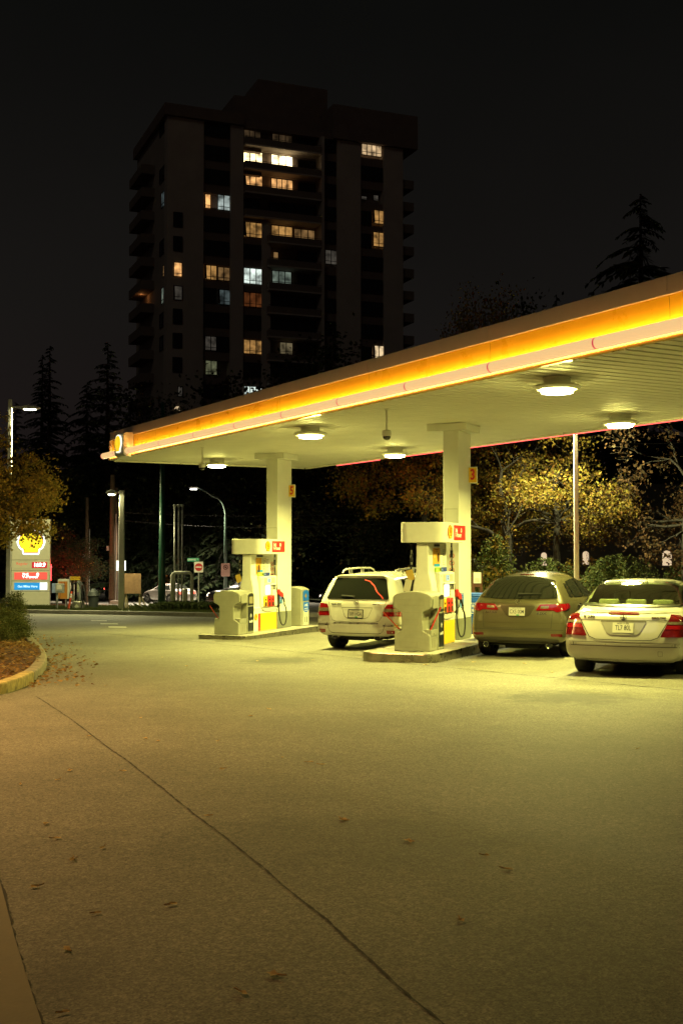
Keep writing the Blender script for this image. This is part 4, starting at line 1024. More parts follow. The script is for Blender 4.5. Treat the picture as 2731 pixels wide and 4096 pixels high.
# --- bronze suv
def bronze_suv():
    r = carroot('bronze_suv', 'rounded bronze suv with dark windows and red rear lights at the nearer pump', G(1955, 2617), .79, .92, ISR, .965)
    PT = mat('bronze_metallic_paint', (.105, .094, .05), .33, .4, var=.02, coat=1)
    yr = lerpf([(.26, .16), (.32, .07), (.42, .02), (.55, .0), (.60, .03), (.75, .05), (.92, .07), (1.0, .075), (1.08, .13), (1.12, .17), (1.45, .46), (1.55, .56), (1.62, .66)])
    rear = (.31, 1.09, 1.46, 1.57, .925, .85, .62)
    st = [(1.0, .34, 1.09, 1.51, 1.63, .935, .865, .60), (1.7, .24, 1.08, 1.535, 1.655, .935, .87, .60), (2.4, .24, 1.06, 1.52, 1.64, .935, .87, .60), (2.9, .24, 1.05, 1.42, 1.53, .935, .865, .60), (3.4, .25, 1.03, 1.20, 1.27, .93, .86, .66), (3.75, .26, .99, 1.03, 1.06, .92, .84, .7), (4.2, .28, .88, .91, .95, .88, .8, .66), (4.5, .34, .74, .78, .8, .78, .7, .58), (4.6, .4, .64, .68, .7, .68, .6, .5)]
    S = Shell(r, PT, rear, yr, st, arches=[(.92, .36, .43), (3.57, .36, .43)], bulge=.07)
    S.patch('rear_window', [(-.74, 1.155), (-.3, 1.13), (.3, 1.13), (.74, 1.155), (.60, 1.46), (.35, 1.535), (0, 1.555), (-.35, 1.535), (-.60, 1.46)], 0, .006, GLASSD, rnd=.05)
    b = MB(); M = S.on(0, 1.575, 0, .004); plate('brake_light', M, .27, .035, .012, LENSD, r, .006)
    for sg in (1, -1):
        A = sg*PI/2
        for k in ([(.80, 1.16), (1.12, 1.15), (1.08, 1.40), (.95, 1.42)], [(1.18, 1.15), (2.0, 1.13), (1.98, 1.49), (1.16, 1.44)], [(2.06, 1.13), (3.2, 1.10), (2.75, 1.42), (2.05, 1.49)]):
            S.patch('side_window', [(u*sg, z) for u, z in k], A, .006, GLASSD, rnd=.03)
        S.line([(2.03*sg, 1.1), (2.04*sg, .5)], A, .008); S.line([(1.14*sg, 1.12), (1.22*sg, .95), (1.4*sg, .7)], A, .008)
        b = MB(); h = S.on(1.32*sg, 1.0, A, .01); b.M = h; b.box(-.1, .1, -.018, .018, 0, .03); b.build('door_handle', CHROME, r, bevel=.01)
        a = sg*R(36); ca, sa = math.cos(a), math.sin(a)
        def U(x, y): return (x*sg)*ca + y*sa
        lp = [(U(.34, .05), .93), (U(.44, .05), 1.04), (U(.93, .36), 1.055), (U(.96, .42), .985), (U(.70, .12), .90), (U(.66, .1), .935)]
        l = S.patch('tail_light', lp, a, .010, LENSR, .04, rnd=.02)
        S.patch('lamp_window', [(U(.43, .05), .96), (U(.58, .07), .965), (U(.60, .07), 1.015), (U(.46, .05), 1.01)], a, .014, LENSC, .03, parent=l)
        S.patch('reflector', [(x*sg, z) for x, z in rect(.64, .84, .455, .505)], 0, .006, LENSD, .03, rnd=.015)
        S.line([(.66*sg, .90), (.64*sg, .60)], 0, .010); S.line([(.70*sg, 1.13), (.74*sg, 1.06)], 0, .008)
        wheel(r, .79*sg, .92, .365, .27); wheel(r, .79*sg, 3.57, .36, .235)
        exhaust(r, .60*sg, .03, .285, .055, .055)
        b = MB(); b.prism([(.84, .60), (1.06, .60), (1.06, .70), (.84, .68)], 3.05, 3.16, 'y'); b.v = [(p[0]*sg, p[1], p[2] + .46) for p in b.v]; b.build('wing_mirror', PT, r, bevel=.03)
        for k in (0, 1): pass
    S.line([(-.9, .575), (.9, .575)], 0, .010); S.line([(-.64, .60), (.64, .60)], 0, .007)
    S.line([(-.86, .70), (.86, .70)], 0, .006, .001, mat('bronze_crease_shade', (.08, .068, .035), .4, .4, var=0), 'crease_shade')  # darkened paint line stands in for the shade of the crease
    S.patch('plate_recess_shade', [(-.30, 1.02), (-.33, 1.0), (-.20, .83), (-.12, .80), (.14, .80), (.24, .83), (.34, 1.0), (.32, 1.02)], 0, .003, mat('bronze_shade', (.06, .052, .028), .35, .5, var=0, coat=1), .05, rnd=.03)  # flat patch of darkened paint stands in for shade in the recess
    S.patch('lower_valance', [(-.80, .40), (-.5, .43), (.5, .43), (.80, .40), (.74, .29), (-.74, .29)], 0, .004, mat('valance_plastic', (.035, .032, .022), .5, var=.15), .05, rnd=.05)
    licence(r, S.on(0, .905, 0, .008), 'CX5 00M')
    M = S.on(0, 1.085, 0, .004); b = MB(); b.M = M
    n = 24; b2 = MB(); b2.M = M; ringpoly(b2, .043, .05, 0, .006, 24); b2.prism([(-.006, .036), (.006, .036), (.032, -.03), (.02, -.036), (0, .012), (-.02, -.036), (-.032, -.03)], 0, .006); b2.build('emblem', CHROME, r)
    text('ACURA', .045, S.on(-.50, .885, 0, .003), BADGE, r, 'badge', .02, 1.5); text('RDX', .055, S.on(.46, .875, 0, .003), BADGE, r, 'badge', .02, 1.6)
    M = S.on(.18, 1.20, 0, .02); b = MB(); b.M = M; b.prism([(-.20, .0), (.0, .015), (.24, .03), (.24, .042), (-.02, .035), (-.2, .03)], 0, .015); b.build('rear_wiper', BLACK, r)
    b = MB(); b.lathe([(.035, 0), (.02, .03), (.0, .035)], 12, c=(0, .95, 1.615)); b.tube([(0, .95, 1.64), (-.03, .82, 1.80)], .005, 5); b.build('antenna', CHROME, r)
    b = MB(); b.box(-.60, .60, .30, 4.1, .25, .40); b.box(-.3, .35, .3, .55, .2, .3); b.tube([(-.7, .92, .36), (.7, .92, .36)], .05, 8); b.build('underbody', UNDER, r)
    return r
bronze_suv()

# --- silver saloon
def silver_saloon():
    r = carroot('silver_sedan', 'silver four door sedan seen from behind at the right edge of the forecourt', G(2340, 2684), .765, 1.05, ISR, .985)
    PT = mat('silver_metallic_paint', (.44, .43, .38), .34, .15, var=.02, coat=1)
    yr = lerpf([(.22, .18), (.27, .09), (.35, .04), (.48, .0), (.56, .0), (.58, .03), (.62, .06), (.80, .09), (.93, .12), (.98, .16), (1.0, .2)])
    rear = (.265, .93, .975, 1.0, .90, .84, .72)
    st = [(.55, .29, .945, 1.0, 1.03, .905, .85, .72), (.80, .29, .955, 1.05, 1.085, .91, .855, .69), (1.1, .24, .96, 1.225, 1.25, .91, .86, .69), (1.45, .23, .965, 1.37, 1.405, .91, .86, .655), (1.8, .22, .965, 1.425, 1.465, .91, .86, .64), (2.4, .22, .96, 1.43, 1.475, .91, .86, .64), (2.95, .22, .955, 1.34, 1.385, .91, .855, .65), (3.4, .22, .945, 1.09, 1.13, .905, .85, .67), (3.7, .23, .92, .96, .99, .90, .84, .70), (4.3, .25, .82, .86, .90, .87, .79, .64), (4.65, .30, .68, .72, .75, .76, .68, .54), (4.8, .38, .58, .6, .62, .62, .54, .42)]
    cut = [(-.70, 1.10), (.70, 1.10), (.60, 1.375), (-.60, 1.375)]
    S = Shell(r, PT, rear, yr, st, arches=[(1.05, .32, .40), (3.9, .32, .40)], cuts=[(0, cut)], bulge=.09)
    CG = bpy.data.materials.new('tinted_glass'); CG.use_nodes = True; nn = CG.node_tree; pp = nn.nodes['Principled BSDF']
    tr = nn.nodes.new('ShaderNodeBsdfTransparent'); tr.inputs[0].default_value = (.80, .88, .68, 1)
    gl = nn.nodes.new('ShaderNodeBsdfGlossy'); gl.inputs['Roughness'].default_value = .05
    fr = nn.nodes.new('ShaderNodeFresnel'); fr.inputs[0].default_value = 2.1; mx = nn.nodes.new('ShaderNodeMixShader')
    nn.links.new(fr.outputs[0], mx.inputs[0]); nn.links.new(tr.outputs[0], mx.inputs[1]); nn.links.new(gl.outputs[0], mx.inputs[2]); nn.links.new(mx.outputs[0], nn.nodes['Material Output'].inputs[0])
    win = [(-.765, 1.075), (-.4, 1.068), (.4, 1.068), (.765, 1.075), (.655, 1.39), (.3, 1.412), (-.3, 1.412), (-.655, 1.39)]
    S.patch('rear_window', win, 0, .010, CG, rnd=.04)
    FR = mat('window_seal', (.02, .022, .016), .3, var=0)
    S.line(win, 0, .035, .012, FR, 'window_seal', closed=True)
    # cabin seen through the glass
    CAB = mat('cabin_trim', (.24, .25, .18), .8, var=.1)
    b = MB(); b.box(-.64, .64, .82, 1.25, 1.0, 1.055); b.build('parcel_shelf', CAB, r)
    for x in (-.42, 0, .42):
        b = MB(); b.prism(rrect(x - .16, x + .16, 1.045, 1.15, .04), 1.22, 1.32, 'y'); b.build('headrest', CAB, r, bevel=.02)
    b = MB(); b.box(-.66, .66, 1.26, 1.40, .5, 1.04); b.build('rear_seat', CAB, r, bevel=.03)
    for x in (-.38, .38):
        b = MB(); b.box(x - .24, x + .24, 2.25, 2.4, .5, 1.08); b.prism(rrect(x - .13, x + .13, 1.09, 1.25, .05), 2.27, 2.36, 'y'); b.build('front_seat', mat('dark_cabin_trim', (.22, .23, .16), .8), r, bevel=.03)
    b = MB(); b.box(-.7, .7, 3.0, 3.1, .9, .98); b.build('dashboard', BLACK, r)
    S.patch('boot_lip', [(-.74, .985), (.74, .985), (.70, 1.005), (-.70, 1.005)], 0, .004, PT, .05)
    S.patch('brake_light', [(-.22, .965), (.22, .965), (.22, .995), (-.22, .995)], 0, .008, LENSD, .04, rnd=.012)
    for sg in (1, -1):
        A = sg*PI/2
        for k in ([(1.15, 1.02), (2.0, 1.03), (1.98, 1.33), (1.45, 1.29)], [(2.06, 1.03), (3.2, 1.02), (2.75, 1.28), (2.05, 1.335)]):
            S.patch('side_window', [(u*sg, z) for u, z in k], A, .006, GLASSD, rnd=.03)
        S.line([(2.03*sg, 1.0), (2.05*sg, .35)], A, .008); S.line([(1.14*sg, 1.0), (1.35*sg, .75)], A, .008)
        a = sg*R(34); ca, sa = math.cos(a), math.sin(a)
        def U(x, y): return (x*sg)*ca + y*sa
        lp = [(U(.48, .07), .645), (U(.90, .27), .655), (U(.91, .38), .76), (U(.87, .38), .87), (U(.77, .22), .955), (U(.68, .12), .965)]
        l = S.patch('tail_light', lp, a, .010, LENSD, .04, rnd=.02)
        S.patch('lamp_band', [(U(.56, .08), .76), (U(.89, .30), .755), (U(.885, .32), .815), (U(.60, .09), .815)], a, .014, LENSR, .04, parent=l)
        S.patch('lamp_window', [(U(.60, .08), .83), (U(.80, .22), .83), (U(.78, .22), .868), (U(.63, .09), .868)], a, .016, LENSC, .04, parent=l)
        S.line([(0, .595), (.40*sg, .60), (.50*sg, .64), (.69*sg, .97)], 0, .012)
        S.line([(0, .505), (.80*sg, .505)], 0, .010); S.line([(U(.80, .17), .505), (U(.90, .40), .505)], a, .010); S.line([(0, .558), (.80*sg, .558)], 0, .007); S.line([(U(.80, .17), .558), (U(.90, .40), .558)], a, .007)
        S.line([(.74*sg, .55), (.74*sg, .505)], 0, .008)
        for x in (.25, .70): b = MB(); b.M = S.on(x*sg, .53, 0, .002); b.prism(circle(0, 0, .012, 12), 0, .003); b.build('parking_sensor', mat('sensor_grey', (.3, .28, .22), .4, var=0), r)
        wheel(r, .765*sg, 1.05, .33, .25); wheel(r, .765*sg, 3.9, .325, .225)
        b = MB(); b.prism([(.83, .60), (1.03, .60), (1.03, .69), (.83, .67)], 3.0, 3.1, 'y'); b.v = [(p[0]*sg, p[1], p[2] + .37) for p in b.v]; b.build('wing_mirror', PT, r, bevel=.03)
    S.line([(-.66, .885), (.66, .885)], 0, .010)
    S.patch('plate_recess_shade', [(-.335, .87), (-.32, .88), (.32, .88), (.335, .87), (.24, .70), (.18, .67), (-.18, .67), (-.24, .70)], 0, .002, mat('silver_shade', (.30, .29, .25), .35, .3, var=0, coat=1), .05, rnd=.03)  # recess drawn flat, its shade put into a darker silver
    S.line([(-.33, .868), (.33, .868)], 0, .018, .006, mat('dark_recess_shade', (.10, .09, .07), .4, var=0), 'recess_top_shade')  # dark strip painted as shade along the recess top
    S.line([(.50, .44), (.56, .44), (.56, .375), (.50, .375)], 0, .005, closed=True, name='tow_cover')
    S.patch('lower_valance', [(-.80, .305), (.80, .305), (.76, .262), (-.76, .262)], 0, .004, mat('silver_valance', (.28, .27, .2), .5, var=.1), .05)
    licence(r, S.on(0, .775, 0, .006), 'TL7 80L', None, False)
    M = S.on(0, .93, 0, .004); b = MB(); b.M = M; star(b, .045); b.build('emblem', CHROME, r)
    text('E 350', .05, S.on(-.51, .925, 0, .003), BADGE, r, 'badge', .03, 1.5); text('4MATIC', .045, S.on(.50, .925, 0, .003), BADGE, r, 'badge', .03, 1.3)
    b = MB(); b.lathe([(.03, 0), (.022, .03), (.0, .035)], 12, c=(.12, 1.62, 1.40)); b.tube([(.12, 1.62, 1.43), (.12, 1.55, 1.52)], .006, 5); b.build('antenna', BLACK, r)
    b = MB(); b.box(-.58, .58, .45, 4.2, .20, .36); b.tube([(-.45, .4, .25), (.45, .4, .25)], .05, 8); b.build('underbody', UNDER, r)
    return r
silver_saloon()

# --- cars on the street
TLIT = emis('lit_tail_light', (1, .10, .06), 2.6); HLIT = emis('lit_head_light', (1, .82, .6), 3.0)
def street_car(name, label, loc, rot, col, kind, lit_tail=False, lit_head=False, sc=1.0):
    r = thing(name, label, 'car', loc, rot); r.scale = (sc, sc, sc)
    PT = paint(name + '_paint', col, .22)
    if kind == 'sedan':
        yr = lerpf([(.22, .15), (.35, .03), (.5, 0), (.62, .05), (.93, .1), (1.0, .18)]); rear = (.24, .92, .96, .99, .88, .82, .70); wr = [(-.7, 1.06), (.7, 1.06), (.55, 1.36), (-.55, 1.36)]
        st = [(.45, .25, .93, .99, 1.02, .885, .83, .7), (.7, .25, .94, 1.06, 1.10, .89, .835, .68), (1.2, .22, .95, 1.30, 1.35, .89, .84, .6), (1.7, .2, .95, 1.37, 1.42, .89, .84, .57), (2.3, .2, .95, 1.36, 1.41, .89, .84, .57), (2.9, .2, .93, 1.16, 1.2, .885, .83, .63), (3.3, .22, .90, .95, .98, .88, .82, .68), (4.0, .25, .8, .84, .88, .84, .76, .62), (4.4, .32, .64, .68, .7, .72, .64, .5)]
        wins = [[(.95, 1.0), (1.75, 1.0), (1.73, 1.31), (1.25, 1.27)], [(1.81, 1.0), (2.9, .99), (2.45, 1.27), (1.8, 1.31)]]; w0, w1, wr0 = .95, 3.6, .33; tl = rect(.46, .72, .72, .88)
    else:
        yr = lerpf([(.26, .15), (.4, .02), (.6, 0), (1.0, .07), (1.1, .12), (1.5, .4), (1.65, .5)]); rear = (.28, 1.08, 1.50, 1.58, .92, .86, .64); wr = [(-.7, 1.14), (.7, 1.14), (.56, 1.48), (-.56, 1.48)]
        st = [(.9, .28, 1.07, 1.53, 1.62, .93, .87, .63), (1.8, .24, 1.06, 1.55, 1.65, .93, .87, .62), (2.6, .24, 1.05, 1.5, 1.59, .93, .87, .62), (3.3, .25, 1.02, 1.2, 1.27, .92, .86, .67), (3.65, .26, .98, 1.04, 1.08, .91, .84, .7), (4.3, .3, .85, .9, .93, .86, .78, .64), (4.6, .38, .68, .74, .76, .74, .66, .54)]
        wins = [[(.75, 1.13), (1.1, 1.13), (1.08, 1.42), (.92, 1.42)], [(1.16, 1.13), (2.0, 1.12), (1.98, 1.48), (1.14, 1.46)], [(2.06, 1.12), (3.1, 1.09), (2.7, 1.42), (2.05, 1.48)]]; w0, w1, wr0 = .95, 3.65, .36; tl = rect(.60, .86, .85, 1.3)
    S = Shell(r, PT, rear, yr, st, arches=[(w0, wr0, wr0*1.2), (w1, wr0, wr0*1.2)])
    S.patch('rear_window', wr, 0, .006, GLASSD, .1, rnd=.05)
    for sg in (1, -1):
        for k in wins: S.patch('side_window', [(u*sg, z) for u, z in k], sg*PI/2, .006, GLASSD, .1, rnd=.03)
        if kind == 'suv': S.line([(.765*sg, .92), (.74*sg, 1.02), (.70*sg, 1.25), (.66*sg, 1.36)], 0, .07, .010, TLIT if lit_tail else LENSD, 'tail_light')
        else: S.patch('tail_light', [(x*sg, z) for x, z in tl], 0, .010, TLIT if lit_tail else LENSR, .06, rnd=.02)
        S.patch('head_light', [(x*sg, z) for x, z in rect(-.72, -.42, .58, .70)], PI, .012, HLIT if lit_head else LENSC, .06, rnd=.03)
        for y in (w0, w1): wheel(r, .77*sg, y, wr0, .22)
    p = plate('licence_plate', S.on(0, .78 if kind == 'sedan' else .85, 0, .008), .32, .16, .004, emis('lit_plate', (1, .95, .85), .9) if lit_tail else PLATEM, r)
    b = MB(); b.box(-.74, .74, .3, 3.9, .18, .34); b.build('underbody', UNDER, r)
    return r
def heading(v): return math.atan2(v.y, v.x) - PI/2
street_car('black_suv', 'black suv with glowing red tail lights passing behind the vacuum machine', G(432, 2408) + Vector((-1.0, .3, 0)), heading(-Q_*.93 + P_*.30), (.008, .008, .009), 'suv', True, sc=.9)
sl = G(752, 2417); street_car('silver_car', 'silver car with lit tail lights stopped on the street beyond the vent pipes', sl, heading(-Q_ + P_*-.28), (.34, .31, .29), 'sedan', True, sc=.92)
dk = G(1300, 2425); street_car('dark_car', 'dark car with lit headlight half hidden behind the white suv', dk + Vector((3.9, -.2, 0)), heading(Vector((-1, .12, 0))), (.012, .012, .013), 'suv', False, True, sc=.9)
# --- black pickup
def pickup(loc, rot, sc):
    r = thing('black_pickup', 'black crew cab pickup truck behind the farther dispenser', 'pickup truck', loc, rot); r.scale = (sc,)*3
    PT = paint('black_pickup_paint', (.022, .022, .025), .2)
    yr = lerpf([(.45, .05), (.6, 0), (1.2, .03)]); rear = (.5, 1.12, 1.17, 1.18, .95, .94, .86)
    st = [(1.6, .5, 1.12, 1.17, 1.18, .96, .95, .86), (1.78, .5, 1.12, 1.20, 1.21, .96, .95, .84), (1.86, .5, 1.14, 1.78, 1.84, .96, .93, .70), (2.4, .5, 1.14, 1.82, 1.89, .96, .93, .69), (3.3, .5, 1.14, 1.80, 1.87, .96, .93, .69), (3.75, .5, 1.13, 1.5, 1.55, .96, .93, .74), (4.1, .5, 1.12, 1.2, 1.24, .95, .92, .8), (5.1, .48, 1.08, 1.12, 1.17, .95, .9, .78), (5.45, .48, .95, 1.0, 1.05, .9, .86, .7), (5.55, .52, .85, .9, .92, .85, .8, .64)]
    S = Shell(r, PT, rear, yr, st, arches=[(1.0, .42, .52), (4.6, .42, .52)])
    for sg in (1, -1):
        for k in ([(1.98, 1.2), (2.7, 1.2), (2.7, 1.72), (2.05, 1.70)], [(2.78, 1.2), (3.85, 1.19), (3.5, 1.62), (2.78, 1.73)]): S.patch('side_window', [(u*sg, z) for u, z in k], sg*PI/2, .006, GLASSD, .1, rnd=.04)
        S.line([(2.74*sg, 1.75), (2.74*sg, .6)], sg*PI/2, .01); S.line([(2.74*sg, 1.2), (2.74*sg, 1.74)], sg*PI/2, .085, .004, CHROME, 'door_pillar'); S.line([(3.92*sg, 1.19), (3.55*sg, 1.64)], sg*PI/2, .05, .004, CHROME, 'windscreen_trim')
        for y in (2.15, 3.0): b = MB(); b.M = S.on(y*sg, 1.05, sg*PI/2, .01); b.box(-.1, .1, -.02, .02, 0, .03); b.build('door_handle', CHROME, r)
        b = MB(); b.box(*sorted((.98*sg, 1.2*sg)), 3.62, 3.76, 1.12, 1.36); b.build('wing_mirror', CHROME, r, bevel=.03)
        S.patch('head_light', [(x*sg, z) for x, z in rect(-.84, -.55, .78, .98)], PI, .012, HLIT if sg > 0 else LENSC, .06)
        for y in (1.0, 4.6): wheel(r, .82*sg, y, .42, .27)
        S.patch('tail_light', [(x*sg, z) for x, z in rect(.76, .9, .8, 1.1)], 0, .01, LENSR, .06)
    b = MB(); b.box(-.8, .8, .3, 5.2, .35, .55); b.build('underbody', UNDER, r)
    b = MB(); b.box(-.6, .6, 5.555, 5.6, .6, .95); b.box(-.85, .85, 5.53, 5.64, .5, .6); b.build('grille', CHROME, r, bevel=.02)
hd_ = Vector((-.80, -.60, 0)); fp = base(862, 63) - hd_*4.9
pickup(Vector((fp.x, fp.y, gz(fp.x, fp.y) - .05)), heading(hd_), .9)
# ---------------------------------------------------------------- price pylon
pp = base(128, 63.0); py = thing('price_sign', 'tall cream price pylon with lit scallop emblem and red and blue panels', 'price sign', (pp.x, pp.y, pp.z), R(6))
CREAM = mat('cream_sign_enamel', (.68, .64, .46), .5, var=.05)
b = MB(); b.box(-1.04, 1.04, -.2, .2, 0, .12); b.build('plinth', CONC, py)
zs = [.12, .92, 1.48, 2.04, 2.60, 4.78]
for z0, z1 in zip(zs, zs[1:]):
    b = MB(); b.box(-1.0, 1.0, -.17, .17, z0 + .008, z1 - .008); b.build('cabinet_panel', CREAM, py, bevel=.008)
b = MB(); b.box(-.97, .97, -.15, .15, .12, 4.7); b.build('core', BLACK, py)
FP = lambda x, z: frame((x, -.171, z), (1, 0, 0), (0, 0, 1))
emblem(FP(.0, 3.55), 1.24, py, emis('pylon_yellow', (1, .80, .02), 1.15), emis('pylon_red', (.85, .07, .05), .9), emis('pylon_halo', (.85, .95, 1), 2.4))
plate('price_panel', FP(.45, 2.33), .80, .32, .01, emis('price_red', (.60, .012, .025), .8), py)
text('169.9', .30, FP(.45, 2.33) @ Matrix.Translation((0, 0, .011)), emis('price_digits', (1, .93, .82), 4.5), py, 'price_digits', .012, .95)
text('Regular', .20, FP(-.46, 2.40), emis('red_letters', (.75, .10, .05), .9), py, 'lettering', .0)
b = MB(); b.M = FP(-.35, 2.33); b.box(-.5, .45, .17, .174, 0, .003); b.box(-.5, .45, -.17, -.166, 0, .003); b.build('slot_line', GREYP, py)
plate('brand_panel', FP(0, 1.75), 1.72, .38, .01, emis('panel_red', (.85, .10, .07), .95), py)
WL = emis('white_letters', (1, .96, .88), 2.6)
text('Shell', .17, FP(-.28, 1.85) @ Matrix.Translation((0, 0, .011)), WL, py, 'lettering', .006); text('V-Power', .24, FP(-.02, 1.70) @ Matrix.Translation((0, 0, .011)), WL, py, 'lettering', .006)
b = MB(); b.M = FP(.36, 1.84) @ Matrix.Translation((0, 0, .011)); ringpoly(b, .035, .075, 0, .004); b.build('panel_mark', WL, py)
plate('miles_panel', FP(-.19, 1.2), 1.34, .38, .01, emis('panel_blue', (.015, .26, .62), 1.0), py); plate('miles_panel', FP(.67, 1.2), .38, .38, .01, emis('panel_white', (.75, .88, 1), 1.7), py)
text('Get Miles Here', .165, FP(-.16, 1.19) @ Matrix.Translation((0, 0, .011)), emis('pale_letters', (.55, .85, 1), 1.5), py, 'lettering', .012)
b = MB(); b.M = FP(.68, 1.2) @ Matrix.Translation((0, 0, .011))
for k in range(3): b.prism(rrect(-.10 + k*.02, -.06 + k*.09, -.09 + k*.05, -.06 + k*.05, .012), 0, .002)
b.build('miles_mark', emis('mark_pale', (.5, .55, .62), 1.2), py)
lamp('sign_glow', 'AREA', (0, -.5, 3.4), 14, (1, .9, .55), py, (R(-90), 0, 0), 1.2)

# ---------------------------------------------------------------- lamps on posts
POST = mat('lamp_post_paint', (.70, .66, .54), .5, var=.08)
def post_lamp(label, p, h, arm, w, power, name='lamp_post', spread=None, tilt=0):
    t = thing(name, label, 'lamp post', p, 0, 'square post lamps round the forecourt')
    b = MB(); b.box(-w*1.8, w*1.8, -w*1.8, w*1.8, 0, .06); b.build('base_plate', CONC, t)
    b = MB(); b.add([(-w,-w,.06),(w,-w,.06),(w,w,.06),(-w,w,.06),(-w*.78,-w*.78,h),(w*.78,-w*.78,h),(w*.78,w*.78,h),(-w*.78,w*.78,h)], [(3,2,1,0),(4,5,6,7),(0,1,5,4),(1,2,6,5),(2,3,7,6),(3,0,4,7)]); b.build('post', POST, t, bevel=.01)
    sx = 1 if arm > 0 else -1; A = abs(arm)
    hd = thing('x', None, None)
    bpy.data.objects.remove(hd)
    b = MB(); b.box(min(0, sx*.45*A), max(0, sx*.45*A), -.035, .035, h - .42 if h > 7 else h - .12, h - .33 if h > 7 else h - .05); b.build('arm', POST, t)
    zz = h - .42 if h > 7 else h - .12
    prof = [(.36*A, zz - .02), (.40*A, zz + .10), (.62*A, zz + .16), (.85*A, zz + .10), (1.0*A, zz + .02), (.86*A, zz - .05), (.42*A, zz - .05)]
    b = MB(); b.prism([(sx*x, z) for x, z in prof][::sx], -.17, .17, 'y'); b.build('head', POST, t, bevel=.04)
    b = MB(); b.prism([(sx*x, y) for x, y in rrect(.46*A, .82*A, -.13, .13, .05)][::sx], zz - .085, zz - .05, 'z'); b.build('lens', LED, t)
    lamp('lamp', 'AREA', (sx*.64*A, 0, zz - .10), power, (1, .95, .45), t, (0, R(24*sx), 0), .3, spread)
    return t
lp1 = base(38, 55.0)
post_lamp('tall square lamp post rising out of the bush on the left', lp1, (at(38, 1597, 55.0).z - lp1.z), 1.45, .107, 2200)
lp2 = base(488, 52.5)
post_lamp('square lamp post on the verge beside the plywood board, lit lamp to its left', lp2, (at(488, 1962, 52.5).z - lp2.z), -.72, .125, 900)
lp3 = base(2303, 33.5)
post_lamp('pale square lamp post in front of the autumn tree, its head hidden by the canopy', lp3, 5.9 - lp3.z, -.95, .068, 2300)
# sodium street lamp outside the picture on the left, which warms the near asphalt
def cobra(label, p, h, reach, dirx, power, col, lens_col, lens_s, ps=.06):
    t = thing('street_lamp', label, 'street lamp', p, 0)
    b = MB(); pts = [(0, 0, 0), (0, 0, h*.74)]
    for k in range(1, 9):
        a = PI/2*k/8; pts.append((dirx*reach*.42*(1-math.cos(a)), 0, h*.74 + h*.17*math.sin(a)))
    pts += [(dirx*reach*.72, 0, h*.955), (dirx*reach, 0, h*.99)]
    b.tube(pts, [ps*1.25, ps*.85] + [ps*.7]*8 + [ps*.5]*2, 10); b.build('pole', mat('street_lamp_green', (.025, .05, .035), .5, var=.1), t, smooth=True)
    x = dirx*reach
    b = MB(); b.prism([(x, h*.99 - .05), (x + dirx*.16, h - .11), (x + dirx*.62, h*.99 - .06), (x + dirx*.55, h*.99 + .06), (x + dirx*.1, h*.99 + .09)][::int(dirx)], -.14, .14, 'y'); b.build('head', GALV, t, bevel=.03)
    b = MB(); b.prism([(x + dirx*k[0], k[1]) for k in rrect(.12, .55, -.10, .10, .04)][::int(dirx)], h*.99 - .13, h*.99 - .10, 'z'); b.build('lens', emis(f'street_lens_{int(lens_s*10)}', lens_col, lens_s), t)
    lamp('lamp', 'AREA', (x + dirx*.34, 0, h*.99 - .15), power, col, t, (0, 0, 0), .3, R(140))
    return t
p = base(903, 76); cobra('grey green cobra head street lamp arching over the street', p, at(903, 1952, 76).z - p.z + .1, 1.75, -1, 3800, (1, .88, .62), (1, .97, .85), 14, .11)
cobra('orange sodium street lamp beside the near left kerb, just outside the picture', Vector((-9.2, 12.6, gz(-9.2, 12.6))), 8.0, 1.6, 1, 1300, (1, .56, .18), (1, .6, .2), 20, .09)
# ---------------------------------------------------------------- poles and signs on the verge
p = base(649, 53); t = thing('signal_pole', 'dark green steel pole standing on the verge left of the vent pipes', 'pole', p)
b = MB(); b.tube([(0, 0, 0), (0, 0, 1.2), (0, 0, 9.5)], [.19, .16, .075], 14); b.build('shaft', GREENP, t, smooth=True)
b = MB(); b.lathe([(.0, .06), (.3, .06), (.3, 0)], 12); b.build('base_flange', GREENP, t)
for i, (px, lab) in enumerate(((699.5, 'left'), (715, 'middle'), (729.5, 'right'))):
    p = base(px, 52); h = at(px, 2026, 52).z - p.z
    t = thing('vent_pipe', ('tall thin steel vent pipe, leftmost of the three by the pipe guard', 'tall thin steel vent pipe, middle one of the three by the pipe guard', 'tall thin steel vent pipe, rightmost of the three by the pipe guard')[i], 'vent pipe', p, 0, 'tank vent pipes')
    b = MB(); b.tube([(0, 0, 0), (0, 0, h)], .042, 10); b.build('pipe', GALV, t, smooth=True)
    b = MB(); b.lathe([(.0, h + .10), (.065, h + .09), (.085, h + .05), (.05, h - .02), (.04, h - .04)], 12); b.build('vent_cap', GALV, t)
p0 = base(690, 51.4); p1 = base(769, 51.4); t = thing('pipe_guard', 'white painted pipe hoop guarding the vent pipes', 'guard rail', ((p0 + p1)/2))
hw = (p1.x - p0.x)/2; hh = at(730, 2291, 51.4).z - p0.z
b = MB()
pts = [(-hw, 0, 0), (-hw, 0, hh - .1), (-hw + .1, 0, hh), (hw - .1, 0, hh), (hw, 0, hh - .1), (hw, 0, 0)]; b.tube(pts, .075, 12); b.build('hoop', mat('white_pipe_paint', (.55, .54, .47), .5, var=.15), t, smooth=True)
p = base(742, 50.6); t = thing('bollard', 'short white bollard standing in the grass clump', 'bollard', p); h = at(742, 2355, 50.6).z - p.z
